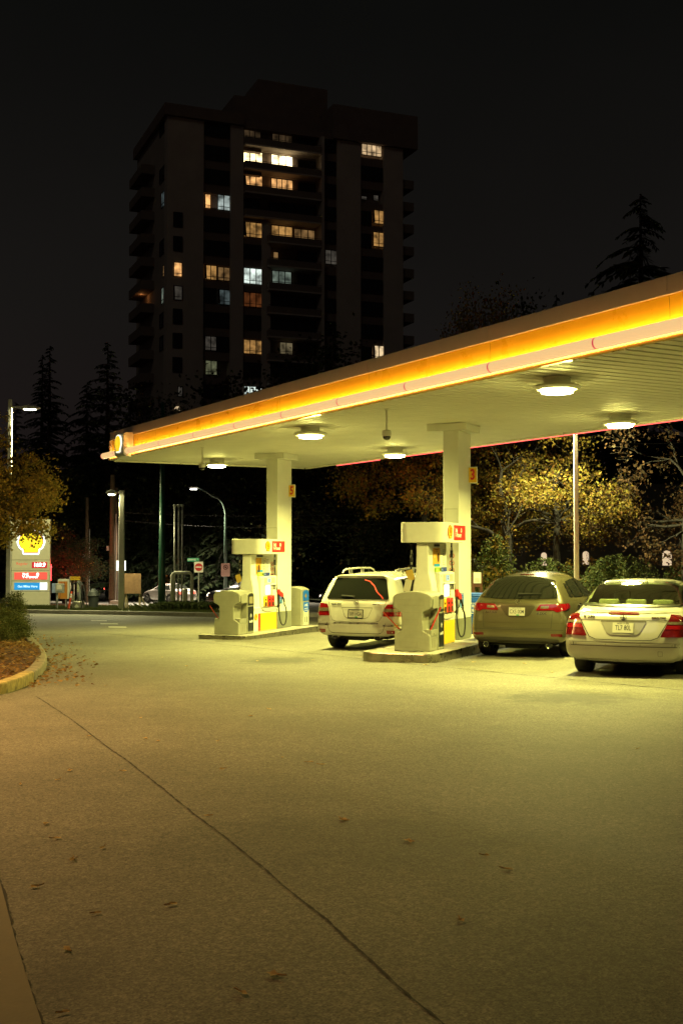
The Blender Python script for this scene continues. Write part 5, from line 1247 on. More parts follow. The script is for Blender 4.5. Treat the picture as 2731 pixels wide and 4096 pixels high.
b = MB(); b.tube([(0, 0, 0), (0, 0, h - .05)], .11, 14); b.build('post', mat('white_pipe_paint', (.55, .54, .47), .5), t); b = MB(); b.lathe([(.11, h - .05), (.08, h - .005), (.0, h + .01)], 14); b.build('cap', mat('white_pipe_paint', (.5, .5, .45), .5), t)
# no entry
def sign_on_post(name, label, cat, px, ytop, Y, w, h, face):
    p = base(px, Y); zt = at(px, ytop, Y).z - p.z
    t = thing(name, label, cat, p); b = MB(); b.tube([(0, .03, 0), (0, .03, zt)], .03, 8); b.build('post', GALV, t)
    o = plate('sign_panel', frame((0, -.005, zt - h/2), (1, 0, 0), (0, 0, 1)), w, h, .008, face, t, poly=rrect(-w/2, w/2, -h/2, h/2, .04))
    return t, frame((0, -.014, zt - h/2), (1, 0, 0), (0, 0, 1)), zt
SW = mat('sign_white', (.66, .62, .56), .5, var=.04)
t, M, zt = sign_on_post('no_entry_sign', 'white square sign with red no entry disc beyond the vent pipes', 'traffic sign', 796, 2247, 56, .43, .51, SW)
plate('disc', M, 0, 0, .004, mat('sign_red', (.42, .02, .02), .5, var=.05), t, poly=circle(0, .0, .185, 32)); plate('bar', M @ Matrix.Translation((0, 0, .005)), .28, .055, .002, SW, t)
p = base(775, 57); zt = at(775, 2232, 57).z - p.z; t = thing('street_name_sign', 'small green street name sign above the no entry sign', 'street sign', (p.x + .26, p.y, p.z))
b = MB(); b.tube([(0, .02, 0), (0, .02, zt)], .028, 8); b.build('post', GALV, t)
M = frame((-.27, -.02, zt - .085), (1, 0, 0), (0, 0, 1)); plate('blade', M, .56, .17, .008, mat('sign_green', (.02, .26, .15), .45, var=.05), t); text('GRANGE', .125, M @ Matrix.Translation((-.07, -.0, .009)), WTEXT, t, 'lettering', .01, .8); text('ST', .08, M @ Matrix.Translation((.22, .02, .009)), WTEXT, t, 'lettering', .01, .8)
p = base(903, 74.5); t = thing('no_parking_sign', 'small pinkish no parking sign fixed to the street lamp pole', 'traffic sign', (p.x, p.y, at(903, 2278, 74.5).z))
b = MB(); b.box(-.12, .12, .0, .95, -.02, .02); b.build('bracket', GALV, t)
PINK = mat('sign_pinkish', (.62, .36, .33), .5, var=.05); plate('sign_panel', frame((0, 0, -.02), (1, 0, 0), (0, 0, 1)), 0, 0, .008, PINK, t, poly=rrect(-.28, .28, -.42, .42, .06))
b = MB(); b.M = frame((0, -.01, .14), (1, 0, 0), (0, 0, 1)); ringpoly(b, .11, .15, 0, .003); b.prism(circle(0, 0, .06, 12), 0, .003); b.prism([(-.09, .07), (-.07, .09), (.09, -.07), (.07, -.09)], .0035, .005); b.build('symbol', mat('maroon_ink', (.10, .01, .012), .5), t)
# crosswalk sign (self lit)
p = base(486, 57); zt = at(486, 2242, 57).z - p.z; t = thing('crosswalk_sign', 'lit white pedestrian crossing sign half behind the lamp post', 'traffic sign', p)
b = MB(); b.tube([(0, .05, 0), (0, .05, zt - .5)], .032, 8); b.build('post', GALV, t)
b = MB(); b.box(-.24, .24, 0, .1, zt - .50, zt); b.build('cabinet', GALV, t, bevel=.01)
M = frame((0, -.001, zt - .25), (1, 0, 0), (0, 0, 1)); plate('face', M, .45, .47, .004, emis('crosswalk_white', (.92, 1, .96), 1.9), t)
b = MB(); b.M = M @ Matrix.Translation((-.02, .02, .005)); b.prism(circle(0, .15, .028, 12), 0, .003); b.prism([(-.03, .11), (.03, .11), (.035, .0), (.075, -.11), (.045, -.12), (.0, -.03), (-.045, -.12), (-.075, -.11), (-.03, .0)], 0, .003); b.prism([(.03, .10), (.08, .02), (.065, .01), (.02, .07)], 0, .003)
for k in range(5): b.prism([(-.16 + k*.07, -.20), (-.13 + k*.07, -.20), (-.10 + k*.07, -.15), (-.13 + k*.07, -.15)], 0, .003)
b.build('walking_figure', DTEXT, t)
# plywood board
p = base(533, 53.5); h = at(533, 2294, 53.5).z - p.z; w = 65/F*53.5; t = thing('plywood_board', 'bare plywood sign board on wooden props seen from behind', 'sign board', p, R(4))
PLY = mat('plywood', (.33, .19, .10), .8, var=.25, vs=5, bump=.15)
b = MB(); b.box(-w/2, w/2, 0, .03, h - 80/F*53.5, h); b.build('panel', PLY, t)
LUM = mat('pale_lumber', (.42, .33, .2), .8, var=.2)
for x in (-w/2 + .06, w/2 - .06):
    b = MB(); b.box(x - .04, x + .04, .035, .075, 0, h - .02); b.build('upright', LUM, t)
    b = MB(); b.tube([(x, .05, h*.55), (x + .35*(1 if x > 0 else .4), .9*.2 - .1, 0)], .03, 4); b.build('prop', LUM, t)
# utility poles with wires
def upole(px, Y, ytop, r, label):
    p = base(px, Y); h = at(px, ytop, Y).z - p.z; t = thing('utility_pole', label, 'utility pole', p, 0)
    b = MB(); b.tube([(0, 0, 0), (0, 0, h)], [r, r*.72], 12); b.build('pole', WOOD, t, smooth=True)
    b = MB(); b.tube([(r + .05, -.05, 0), (r + .05, -.05, h*.7)], .035, 6); b.build('conduit', GALV, t)
    b = MB(); b.box(-r - .12, -r + .02, -.15, .05, h*.42, h*.42 + .28); b.build('junction_box', GALV, t)
    return t
upole(450, 71, 1900, .19, 'brown wooden utility pole behind the plywood board')
upole(466, 78, 1950, .12, 'thinner wooden utility pole close behind the larger one')
upole(349, 82, 1990, .15, 'slim pole carrying the yellow traffic signal')
p = base(349, 81.6); z = at(349, 2258, 81.6).z
t = thing('traffic_signal', 'yellow traffic signal heads with one amber lamp lit, on the slim pole', 'traffic light', (p.x, p.y, z))
TSY = mat('signal_yellow', (.62, .33, .03), .45, var=.1)
b = MB(); b.tube([(-.72, -.1, .06), (-.3, -.14, .0), (-.05, -.14, 0)], [.12, .2, .2], 12); b.build('signal_head', TSY, t); b = MB(); b.tube([(.06, -.14, 0), (.5, -.16, .0)], [.24, .22], 12); b.build('signal_head', TSY, t)
b = MB(); b.tube([(-.5, -.2, -.05), (-.5, -.42, -.12)], .15, 12); b.tube([(-.2, -.2, 0), (-.2, -.42, -.06)], .15, 12); b.build('visor', TSY, t)
plate('lit_lens', frame((.33, -.39, -.01), (1, 0, 0), (0, 0, 1)), 0, 0, .01, emis('amber_lens', (1, .36, .04), 1.5), t, poly=circle(0, 0, .17, 18)); plate('lit_lens', frame((-.42, -.44, -.12), (1, 0, 0), (0, 0, 1)), 0, 0, .01, emis('amber_lens_dim', (1, .55, .05), 1.2), t, poly=circle(0, 0, .10, 18))
lamp('lamp', 'POINT', (.1, -1.0, -.1), 6, (1, .5, .08), t, size=.1)
# red signal just behind the price pylon
pr = at(212, 2290, 66); t = thing('traffic_signal', 'red traffic signal mostly hidden behind the right edge of the price pylon', 'traffic light', (pr.x - .25, pr.y, gz(pr.x, pr.y)))
hz_ = pr.z - gz(pr.x, pr.y); b = MB(); b.tube([(0, 0, 0), (0, 0, hz_ + .6)], .06, 8); b.build('pole', GREENP, t); b = MB(); b.box(-.16, .16, -.2, -.05, hz_ - .5, hz_ + .5); b.build('signal_head', BLACK, t, bevel=.02)
b = MB(); b.prism(circle(0, hz_ + .3, .12, 16), .05, .30, 'y'); b.box(-.16, .16, -.05, .05, hz_ - .45, hz_ + .45); b.build('lit_lens', emis('red_signal', (1, .03, .03), 14), t)
lamp('lamp', 'POINT', (.55, 1.2, hz_ + .5), 210, (1, .03, .03), t, size=.12)
def wire(a, c, sag, r=.012, label=''):
    t = MB(); t.tube([a.lerp(c, k/16) - Vector((0, 0, sag*4*(k/16)*(1 - k/16))) for k in range(17)], r, 5)
    tag(t.build('power_line', RUBBER), label, 'wire', 'overhead wires')
wire(at(455, 2048, 71), at(1700, 2040, 71), .3, .016, 'upper overhead wire crossing behind the vent pipes'); wire(at(455, 2078, 71), at(1700, 2078, 71), .5, .016, 'lower overhead wire crossing behind the vent pipes'); wire(at(2400, 1772, 45), at(3000, 1752, 45), .1, .012, 'thin overhead wire at the right edge below the canopy')
# ---------------------------------------------------------------- air and vacuum island
V = G(325, 2449); Yv = V.y; k = Yv/F/5.227
def vx(px): return (px - 650)*k     # offsets read in a x5.2 enlargement
def vz(py): return (1285 - py)*k
vac = thing('vacuum_machine', 'coin operated vacuum with yellow sign, grey drum and looping black hose', 'vacuum machine', at(324.3, 2449, Yv - .4) * 1.0); vac.location.z = gz(V.x, V.y)
vac.location.x = (324.3 - CX)/F*Yv
b = MB(); b.lathe([(.0, 0), (.27, 0), (.28, .05), (.28, .50), (.25, .54), (.0, .55)], 20); b.build('drum', mat('drum_grey', (.20, .19, .14), .5, .3, var=.2), vac)
plate('diamond_label', frame((-.02, -.285, .30), (1, 0, 0), (0, 0, 1)), 0, 0, .003, mat('pale_label', (.45, .45, .28), .5), vac, poly=[(0, -.12), (.105, 0), (0, .12), (-.105, 0)])
b = MB(); b.box(-.05, .12, -.12, .08, .56, 1.48); b.build('column', GREYP, vac, bevel=.015)
plate('instructions', frame((.01, -.122, 1.18), (1, 0, 0), (0, 0, 1)), .09, .38, .003, mat('pale_label', (.5, .5, .3), .5), vac); b = MB(); b.M = frame((.01, -.126, 1.18), (1, 0, 0), (0, 0, 1))
for q in range(5): b.box(-.03, .02, .13 - q*.07, .155 - q*.07, 0, .002)
b.build('instruction_text', DTEXT, vac)
plate('coin_label', frame((.02, -.122, .89), (1, 0, 0), (0, 0, 1)), .06, .06, .003, mat('purple_label', (.22, .08, .25), .5), vac); b = MB(); b.box(-.30, -.16, -.14, 0, .56, .80); b.build('coin_box', mat('drum_grey', (.2, .2, .15), .5), vac, bevel=.01)
M = frame((-.13, -.10, 1.60), (1, 0, 0), (0, 0, 1)); plate('sign', M, .46, .16, .03, mat('vacuum_yellow', (.62, .42, .02), .5, var=.05), vac); text('VACUUM', .13, M @ Matrix.Translation((.02, 0, .03)), mat('dark_orange_ink', (.30, .08, .01), .5), vac, 'lettering', .015, .9)
b = MB(); b.box(-.40, -.34, -.06, 0, 0, 1.68); b.box(-.21, -.18, -.02, 0, .55, 1.55); b.build('sign_post', mat('pinkish_white', (.66, .58, .55), .5), vac)
b = MB(); pts = []
for q in range(25):
    a = -PI*.5 + 2*PI*q/24; pts.append((-.03 + .30*math.cos(a)*(1 - .15*math.sin(a)), -.33, .72 + .70*math.sin(a)))
b.tube(pts, .024, 7); pts = [(.12, -.15, 1.45), (.28, -.2, 1.25), (.38, -.25, .7), (.44, -.25, .3), (.40, -.3, .06), (.1, -.4, .03), (-.4, -.45, .03), (-.75, -.4, .03)]; b.tube(pts, .024, 7); b.build('hose', RUBBER, vac, smooth=True)
ab = thing('air_meter', 'grey air and water meter box on a steel post', 'air pump', (at(0, 0, 1)*0)); q = (243 - CX)/F*(Yv + .6); ab.location = (q, Yv + .6, gz(q, Yv + .6) + .12)
b = MB(); b.tube([(-.14, 0, 0), (-.14, 0, .85)], .055, 10); b.build('post', GALV, ab)
b = MB(); b.box(-.19, .19, -.12, .12, .78, 1.22); b.build('box', mat('meter_grey', (.35, .35, .30), .5, .2, var=.1), ab, bevel=.01); b = MB(); b.box(-.36, -.195, -.1, .1, .78, 1.22); b.build('side_box', mat('pale_blue_case', (.28, .36, .55), .5), ab, bevel=.01)
plate('notice', frame((-.03, -.121, 1.06), (1, 0, 0), (0, 0, 1)), .2, .22, .003, STICK, ab); plate('slot', frame((.1, -.121, 1.02), (1, 0, 0), (0, 0, 1)), .05, .14, .003, STICK, ab); plate('vent', frame((-.01, -.121, .85), (1, 0, 0), (0, 0, 1)), .28, .06, .003, GREYP, ab)
b = MB(); b.tube([(.05, -.1, .8), (.04, -.15, .6), (-.08, -.2, .35), (-.1, -.25, .1), (-.1, -.55, -.1), (-.7, -.75, -.14), (-.9, -.7, -.12)], .012, 6); b.build('air_hose', RUBBER, ab, smooth=True)
q = (257 - CX)/F*(Yv + 1.6); t = thing('service_sign', 'white framed orange air and vacuum sign on a thin post', 'sign', (q, Yv + 1.6, gz(q, Yv + 1.6) + .1))
b = MB(); b.prism(rrect(-.27, .27, .50, 1.46, .06), 0, .14, 'y'); b.build('cabinet', mat('sign_casing', (.5, .5, .42), .5), t); plate('face', frame((-.03, -.001, .93), (1, 0, 0), (0, 0, 1)), .44, .84, .004, mat('orange_sign_face', (.40, .16, .02), .5, var=.08), t)
text('Air &\nVacuum', .13, frame((-.03, -.006, 1.20), (1, 0, 0), (0, 0, 1)), mat('sign_red_ink', (.35, .03, .01), .5), t, 'lettering', .01, .8); b = MB(); b.tube([(.1, .07, 0), (.1, .07, .5)], .035, 8); b.build('post', GALV, t)
q = G(272, 2453); t = thing('delineator_post', 'leaning orange delineator post with white bands by the vacuum', 'marker post', q); t.rotation_euler = (0, R(10), 0)
b = MB(); b.tube([(0, 0, 0), (0, 0, .72)], .045, 10); b.build('post', ORANGEP, t); b = MB(); b.tube([(0, 0, .72), (0, 0, .80)], .046, 10); b.tube([(0, 0, .82), (0, 0, .90)], .046, 10); b.build('white_band', WTEXT, t); b = MB(); b.tube([(0, 0, .80), (0, 0, .82)], .045, 10); b.tube([(0, 0, .90), (0, 0, 1.0)], [.045, .035], 10); b.build('tip', ORANGEP, t)
q = (377 - CX)/F*(Yv + 1.0); t = thing('garbage_bin', 'dark round garbage bin with flared lid beside the vacuum', 'litter bin', (q, Yv + 1.0, gz(q, Yv + 1) + .1)); BINP = mat('dark_bin_plastic', (.03, .035, .032), .6, var=.2)
b = MB(); b.lathe([(.0, 0), (.21, 0), (.25, .60), (.27, .62), (.0, .62)], 20); b.build('body', BINP, t); b = MB(); b.lathe([(.26, .62), (.30, .66), (.22, .85), (.08, 1.0), (.0, 1.01)], 20); b.build('lid', BINP, t)
q = base(467, 70.8); t = thing('barrier_block', 'small pale concrete block at the foot of the utility pole', 'concrete block', q); b = MB(); b.box(-.35, .35, -.2, .2, 0, .32); b.build('block', mat('pale_block', (.5, .45, .4), .8), t, bevel=.05)
# paper notice on posts behind the nearer pillar
q = base(1907, 31); t = thing('paper_notice', 'white paper notice on a dark red timber frame behind the number 3 pillar', 'notice board', q); z0 = at(1907, 2333, 31).z - q.z; z1 = at(1907, 2289, 31).z - q.z
DW = mat('dark_red_timber', (.08, .03, .02), .8, var=.3)
for x in (-.1, .1): b = MB(); b.box(x - .035, x + .035, 0, .06, 0, z1 - .03); b.build('post', DW, t)
b = MB(); b.box(-.09, .09, .01, .05, z0 - .1, z0 + .1); b.build('rail', DW, t); plate('sheet', frame((0, -.002, (z0 + z1)/2), (1, 0, 0), (0, 0, 1)), .20, z1 - z0, .004, mat('notice_paper', (.60, .64, .68), .6, var=.06), t)
b = MB(); b.M = frame((0, -.007, (z0 + z1)/2), (1, 0, 0), (0, 0, 1))
for q_ in range(5): b.box(-.07, .06, -.02 - q_*.022, -.014 - q_*.022, 0, .001)
b.build('small_print', GREYP, t)
# garden pillars across the street, each with an added orange spot and no fixture
for px, lab in ((663, 'orange lit stone pillar above the roof of the silver car'), (841, 'orange lit stone pillar between the no entry sign and the pickup')):
    Y = 92; p = base(px, Y); z1 = at(px, 2290, Y).z; z0 = at(px, 2345, Y).z
    t = thing('garden_pillar', lab, 'pillar', (p.x, p.y, z0 - .4), 0, 'orange lit garden pillars')
    b = MB(); h = z1 - z0 + .4; b.box(-.19, .19, -.19, .19, 0, h - .12); b.build('shaft', mat('rough_stone', (.30, .24, .18), .9, var=.4, vs=6, bump=.7, bs=12), t, bevel=.03); b = MB(); b.box(-.24, .24, -.24, .24, h - .119, h); b.build('cap', CONC, t, bevel=.02)
    lamp('lamp', 'SPOT', (.2, -2.6, .5), 160, (1, .38, .08), t, (R(82), 0, 0), .1, angle=70)
# ---------------------------------------------------------------- trees and plants
class Grow:
    """branching skeleton: collects limbs and twig tips"""
    def __init__(s, seed): s.r = random.Random(seed); s.limbs = []; s.tips = []
    def branch(s, p, d, ln, r, depth, spread=.6, droop=0.0, kids=3, wig=.18):
        n = 5; pts = [p.copy()]; q = p.copy(); dd = d.normalized(); rs = [r]
        for i in range(n):
            dd = (dd + Vector((s.r.gauss(0, wig), s.r.gauss(0, wig), s.r.gauss(0, wig) - droop))).normalized()
            q = q + dd*ln/n; pts.append(q.copy()); rs.append(max(.004, r*(1 - .55*(i + 1)/n)))
        s.limbs.append((pts, rs))
        if depth == 0:
            s.tips += [(pts[-1], dd), (pts[3], dd)]; return
        if depth == 1: s.tips.append((pts[-1], dd))
        for k in range(kids):
            i = s.r.choice((2, 3, 4, 5)) if k else 5
            ax = Vector((s.r.gauss(0, 1), s.r.gauss(0, 1), s.r.gauss(0, 1)))
            nd = (dd + (ax - dd*ax.dot(dd)).normalized()*spread*s.r.uniform(.6, 1.3)).normalized()
            s.branch(pts[i], nd, ln*s.r.uniform(.55, .8), max(.004, rs[i]*.62), depth - 1, spread, droop, kids, wig)
def tree_meshes(seed, name, trunk_h, trunk_r, limbs, limb_len, depth, leaf, nleaf, lmat, squash=1.0, spread=.7, droop=.02, kids=3, lean=(0, 0), scatter=.35, nsides=5, limb_up=(.2, .9), hmin=.45, clump=1):
    g = Grow(seed); r = g.r
    top = Vector((lean[0], lean[1], trunk_h)); tp = [Vector((0, 0, -.2)), Vector((lean[0]*.3, lean[1]*.3, trunk_h*.4)), Vector((lean[0]*.6, lean[1]*.7, trunk_h*.75)), top]
    for k in range(limbs):
        a = 2*PI*k/limbs + r.uniform(-.4, .4); h = r.uniform(hmin, 1.0); base_ = Vector((lean[0]*h*.9, lean[1]*h*.9, trunk_h*h))
        up = r.uniform(*limb_up); g.branch(base_, Vector((math.cos(a), math.sin(a), up)), limb_len*r.uniform(.75, 1.2)*(1.15 - .35*h), trunk_r*.5*(1.25 - .6*h), depth, spread, droop, kids)
    g.branch(top, Vector((0, 0, 1)), limb_len*.9, trunk_r*.55, depth, spread, droop, kids)
    b = MB(); b.tube(tp, [trunk_r*1.25, trunk_r, trunk_r*.8, trunk_r*.6], 10)
    for pts, rs in g.limbs: b.tube(pts, rs, nsides if rs[0] > .02 else 3, caps=False)
    lb = MB(); tips = g.tips if clump >= 1 else r.sample(g.tips, max(8, int(len(g.tips)*clump)))
    for _ in range(nleaf):
        p, d = r.choice(tips); q = p + Vector((r.gauss(0, scatter), r.gauss(0, scatter), r.gauss(0, scatter*.7)*squash)) - d*abs(r.gauss(0, scatter*.8))
        leafshape(lb, q, leaf*r.uniform(.6, 1.25), r)
    me1 = bpy.data.meshes.new(name + '_trunk'); me1.from_pydata(b.v, [], b.f); me1.polygons.foreach_set('use_smooth', [True]*len(me1.polygons)); me1.materials.append(BARK)
    me2 = bpy.data.meshes.new(name + '_crown'); me2.from_pydata(lb.v, [], lb.f); me2.materials.append(lmat)
    return me1, me2
def place(meshes, name, label, cat, loc, sc=1, rz=0, group=None, parts=('trunk', 'crown'), szz=None):
    t = thing(name, label, cat, loc, rz, group); t.scale = (sc, sc, szz or sc)
    for me, nm in zip(meshes, parts): link(nm, me, None, t)
    return t
AUT = leafmat('autumn_leaf_gold', [(.26, .20, .05), (.40, .31, .07), (.17, .16, .045), (.34, .24, .05), (.12, .13, .04)])
OAK = leafmat('autumn_leaf_rust', [(.16, .08, .016), (.24, .19, .03), (.10, .045, .012), (.15, .14, .025), (.19, .12, .02)])
DKG = leafmat('dark_leaf', [(.035, .05, .02), (.06, .07, .025), (.03, .04, .018), (.09, .06, .025)])
NEED = leafmat('conifer_needles', [(.018, .03, .014), (.03, .045, .02), (.04, .05, .022), (.014, .022, .012)], .6, .1)
JUN = leafmat('juniper_needles', [(.10, .12, .04), (.15, .16, .055), (.06, .08, .025), (.19, .16, .06)], .6, .15)
HEDG = leafmat('laurel_leaf', [(.05, .075, .022), (.09, .11, .03), (.035, .055, .018), (.12, .12, .035)],   .4, .3)
# small autumn tree at the left edge
m = tree_meshes(5, 'garden_tree', 2.75, .075, 10, 1.02, 3, .07, 15500, AUT, spread=.7, scatter=.12, clump=.5, hmin=.8, limb_up=(.2, 2.4), droop=.0)
place(m, 'autumn_tree', 'small golden leaved tree in front of the price pylon at the left edge', 'tree', (-6.66, 22.0, gz(-6.8, 22)-.2), .95, R(15), szz=.98)
# juniper bush
def bush(seed, n, rx, ry, h, leaf, mt, name, label, cat, loc, sprays=True, group=None):
    r = random.Random(seed); lb = MB(); tb = MB()
    for _ in range(n):
        a = r.uniform(0, 2*PI); u = r.random()**.5; z = r.random()
        env = math.sqrt(max(0, 1 - z*z))*(1 + .25*math.sin(3*a + seed) + .15*math.sin(7*a))
        q = Vector((math.cos(a)*rx*u*env, math.sin(a)*ry*u*env, h*z*(1 + .18*math.sin(5*a + 2))))
        if sprays:
            d = Vector((math.cos(a)*.9 + r.gauss(0, .3), math.sin(a)*.9 + r.gauss(0, .3), r.uniform(-.1, .7))).normalized(); L = leaf*r.uniform(2.5, 5)
            for k in range(6):
                leafshape(lb, q + d*L*k/6 + Vector((r.gauss(0, .012), r.gauss(0, .012), -.012*k*k*.12)), leaf*r.uniform(.4, .8), r)
        else: leafshape(lb, q, leaf*r.uniform(.6, 1.2), r)
    for k in range(9):
        a = r.uniform(0, 2*PI); tb.tube([(0, 0, -.05), (math.cos(a)*rx*.3, math.sin(a)*ry*.3, h*.3), (math.cos(a)*rx*.6, math.sin(a)*ry*.6, h*.65)], [.03, .02, .008], 5)
    t = thing(name, label, cat, loc, 0, group); lb.build('foliage', mt, t); tb.build('stem', BARK, t); return t
for i, (px, Y, rx, h, s_) in enumerate(((-40, 31, .85, .75, 1), (20, 30.0, .50, .50, 2), (42, 27.2, .50, .42, 3), (-40, 26.2, .62, .50, 4), (62, 33, .34, .88, 6))):
    p = base(px, Y); labs = ('widest juniper bush at the left edge around the lamp post', 'juniper bush in front of the foot of the lamp post', 'low juniper bush right of the bed, nearest to the kerb', 'low juniper bush at the left edge above the mulch', 'feathery taller juniper bush right behind the lamp post')
    bush(20 + i, 1500, rx, rx*.9, h, .05, JUN, 'juniper_bush', labs[i], 'bush', (p.x, p.y, gz(p.x, p.y) + .1), group='juniper bushes in the planting bed')
# big autumn oak behind the canopy
m = tree_meshes(12, 'oak', 2.9, .21, 9, 2.15, 4, .10, 12500, OAK, spread=.8, scatter=.15, clump=.22, droop=.035, kids=3, lean=(.3, 0), limb_up=(.0, .9), hmin=.55)
p = base(2010, 36.5); place(m, 'autumn_oak', 'big rust and gold tree behind the canopy, lit by the tall lamp post', 'tree', (p.x, p.y, gz(p.x, p.y)), 1.0, R(40))
m2 = tree_meshes(31, 'oak_side', 3.7, .13, 9, 1.4, 3, .10, 6500, OAK, spread=.75, scatter=.16, clump=.4, droop=.0, limb_up=(.1, .9), hmin=.82)
p = base(1700, 40.5); place(m2, 'autumn_maple', 'reddish tree left of the number 3 pillar under the canopy edge', 'tree', (p.x, p.y, gz(p.x, p.y)), 1.25, 0)
p = base(2225, 36.8); place(m2, 'autumn_maple', 'yellow leaved tree left of the right hand lamp post, lit from above', 'tree', (p.x, p.y, gz(p.x, p.y)), .98, R(130))
m3 = tree_meshes(44, 'brown_tree', 3.0, .12, 8, 1.6, 3, .10, 5500, leafmat('brown_leaf', [(.07, .04, .02), (.12, .07, .03), (.05, .03, .014), (.09, .07, .035)]), hmin=.7, spread=.8, clump=.35, scatter=.18, limb_up=(.0, .9))
p = base(2740, 35.5); place(m3, 'brown_tree', 'dull brown leaved tree at the right edge below the canopy', 'tree', (p.x, p.y, gz(p.x, p.y)), 1.15, 0)
# tall rust coloured tree whose top shows above the canopy
m4 = tree_meshes(52, 'tall_tree', 5.5, .22, 8, 2.0, 3, .11, 9000, OAK, spread=.6, scatter=.3, limb_up=(.8, 2.0))
p = base(1965, 52); hq = sorted(v.co.z for v in m4[1].vertices)[-60]; place(m4, 'tall_autumn_tree', 'tall dark rust tree top showing above the canopy roof', 'tree', (p.x, p.y, gz(p.x, p.y)), 1.0, 0, szz=(at(1965, 1120, 52).z - p.z)/hq)
# hedges
def hedge(seed, px0, px1, Y, top, n, label):
    p0, p1 = base(px0, Y), base(px1, Y); c = (p0 + p1)/2; z0 = gz(c.x, c.y); h = at((px0 + px1)/2, top, Y).z - z0
    bush(seed, n, (p1.x - p0.x)/2*1.3, 1.1, h, .085, HEDG, 'laurel_bush', label, 'bush', (c.x, c.y, z0), False)
hedge(71, 2290, 2640, 33.5, 2262, 9000, 'rounded dark green laurel bush behind the roof of the silver sedan')
hedge(72, 2040, 2330, 34.0, 2272, 7000, 'lower green laurel bush behind the roof of the bronze suv')
hedge(73, 1890, 2080, 34.5, 2190, 5200, 'tall leafy bush behind the paper notice and the blue cart')
hedge(74, 2600, 2860, 36.0, 2285, 4500, 'low green bush at the right edge behind the silver sedan')
# grass clump at the vent pipes
r = random.Random(9); gb = MB()
for _ in range(1500):
    a = r.uniform(0, 2*PI); q = Vector((r.gauss(0, .62), r.gauss(0, .22), 0)); d = Vector((r.gauss(0, .45), r.gauss(0, .3), 0)); h = r.uniform(.25, .62); w = .012
    gb.add([(q.x - w, q.y, 0), (q.x + w, q.y, 0), (q.x + d.x*.5*h + w*.7, q.y + d.y*.5*h, h*.7), (q.x + d.x*h, q.y + d.y*h, h*.85)], [(0, 1, 2), (0, 2, 3)])
p = base(742, 50.0); t = thing('grass_clump', 'dark ornamental grass clump growing around the vent pipes and bollard', 'plant', (p.x, p.y, gz(p.x, p.y) + .12)); t.scale = (1.1, 1.2, .85)
gb.build('blades', leafmat('dark_grass', [(.03, .045, .015), (.06, .07, .025), (.02, .03, .01)]), t)
# short verge grass
r = random.Random(19); gb = MB()
for _ in range(14000):
    x = r.uniform(-17, -3); y = r.uniform(44, 62)
    if not inside((x, y), verge): continue
    h = r.uniform(.05, .15); z = gz(x, y) + .148; w = .02; dx = r.gauss(0, .05)
    gb.add([(x - w, y, z), (x + w, y, z), (x + dx, y, z + h)], [(0, 1, 2)])
tag(gb.build('verge_grass', leafmat('verge_blades', [(.05, .07, .02), (.09, .10, .03), (.04, .05, .015)])), 'rough short grass covering the verge', 'grass', kind='stuff')
# conifers
def conifer(seed, name, h, rad, nb, droop, flat=.0):
    r = random.Random(seed); tb = MB(); lb = MB(); tb.tube([(0, 0, -.3), (0, 0, h*.5), (0, 0, h*.985)], [h*.018, h*.010, .02], 8)
    for i in range(nb):
        f = (i + r.random())/nb; z = h*(.06 + .93*f); L = rad*(1 - f)**.85*r.uniform(.55, 1.15) + .12; a = r.uniform(0, 2*PI); ca, sa = math.cos(a), math.sin(a)
        pts = []
        for k in range(7):
            u = k/6; pts.append(Vector((ca*L*u, sa*L*u, z + L*(.28*u*(1 - flat) - droop*u*u))))
        tb.tube(pts, [.035*(1 - .12*k) for k in range(7)], 3, caps=False)
        for k in range(1, 7):
            for q in range(int(3 + L*1.6)):
                p = pts[k] + (pts[k-1] - pts[k])*r.random(); sd = r.choice((-1, 1)); w = L*.26*(1.15 - k/7)*r.uniform(.5, 1.3) + .08
                side = Vector((-sa*sd + ca*.7, ca*sd + sa*.7, r.uniform(-.55, .05))).normalized()*w; tk = Vector((0, 0, -r.uniform(.05, .16)*(.6 + L*.3)))
                wd = Vector((ca, sa, 0))*w*.22
                lb.add([p, p + side*.55 + wd + tk*.4, p + side + tk, p + side*.55 - wd + tk*.5], [(0, 1, 2), (0, 2, 3)])
    m1 = bpy.data.meshes.new(name + '_trunk'); m1.from_pydata(tb.v, [], tb.f); m1.materials.append(BARK)
    m2_ = bpy.data.meshes.new(name + '_crown'); m2_.from_pydata(lb.v, [], lb.f); m2_.materials.append(NEED); return m1, m2_
CF = [conifer(3, 'fir', 14, 3.6, 150, .35), conifer(8, 'cedar', 13, 5.2, 165, .62, .4), conifer(21, 'spruce', 16, 3.0, 150, .5)]
DT = tree_meshes(63, 'dark_tree', 4.5, .22, 9, 2.4, 3, .17, 15000, DKG, spread=.75, scatter=.55, limb_up=(.2, 1.3))
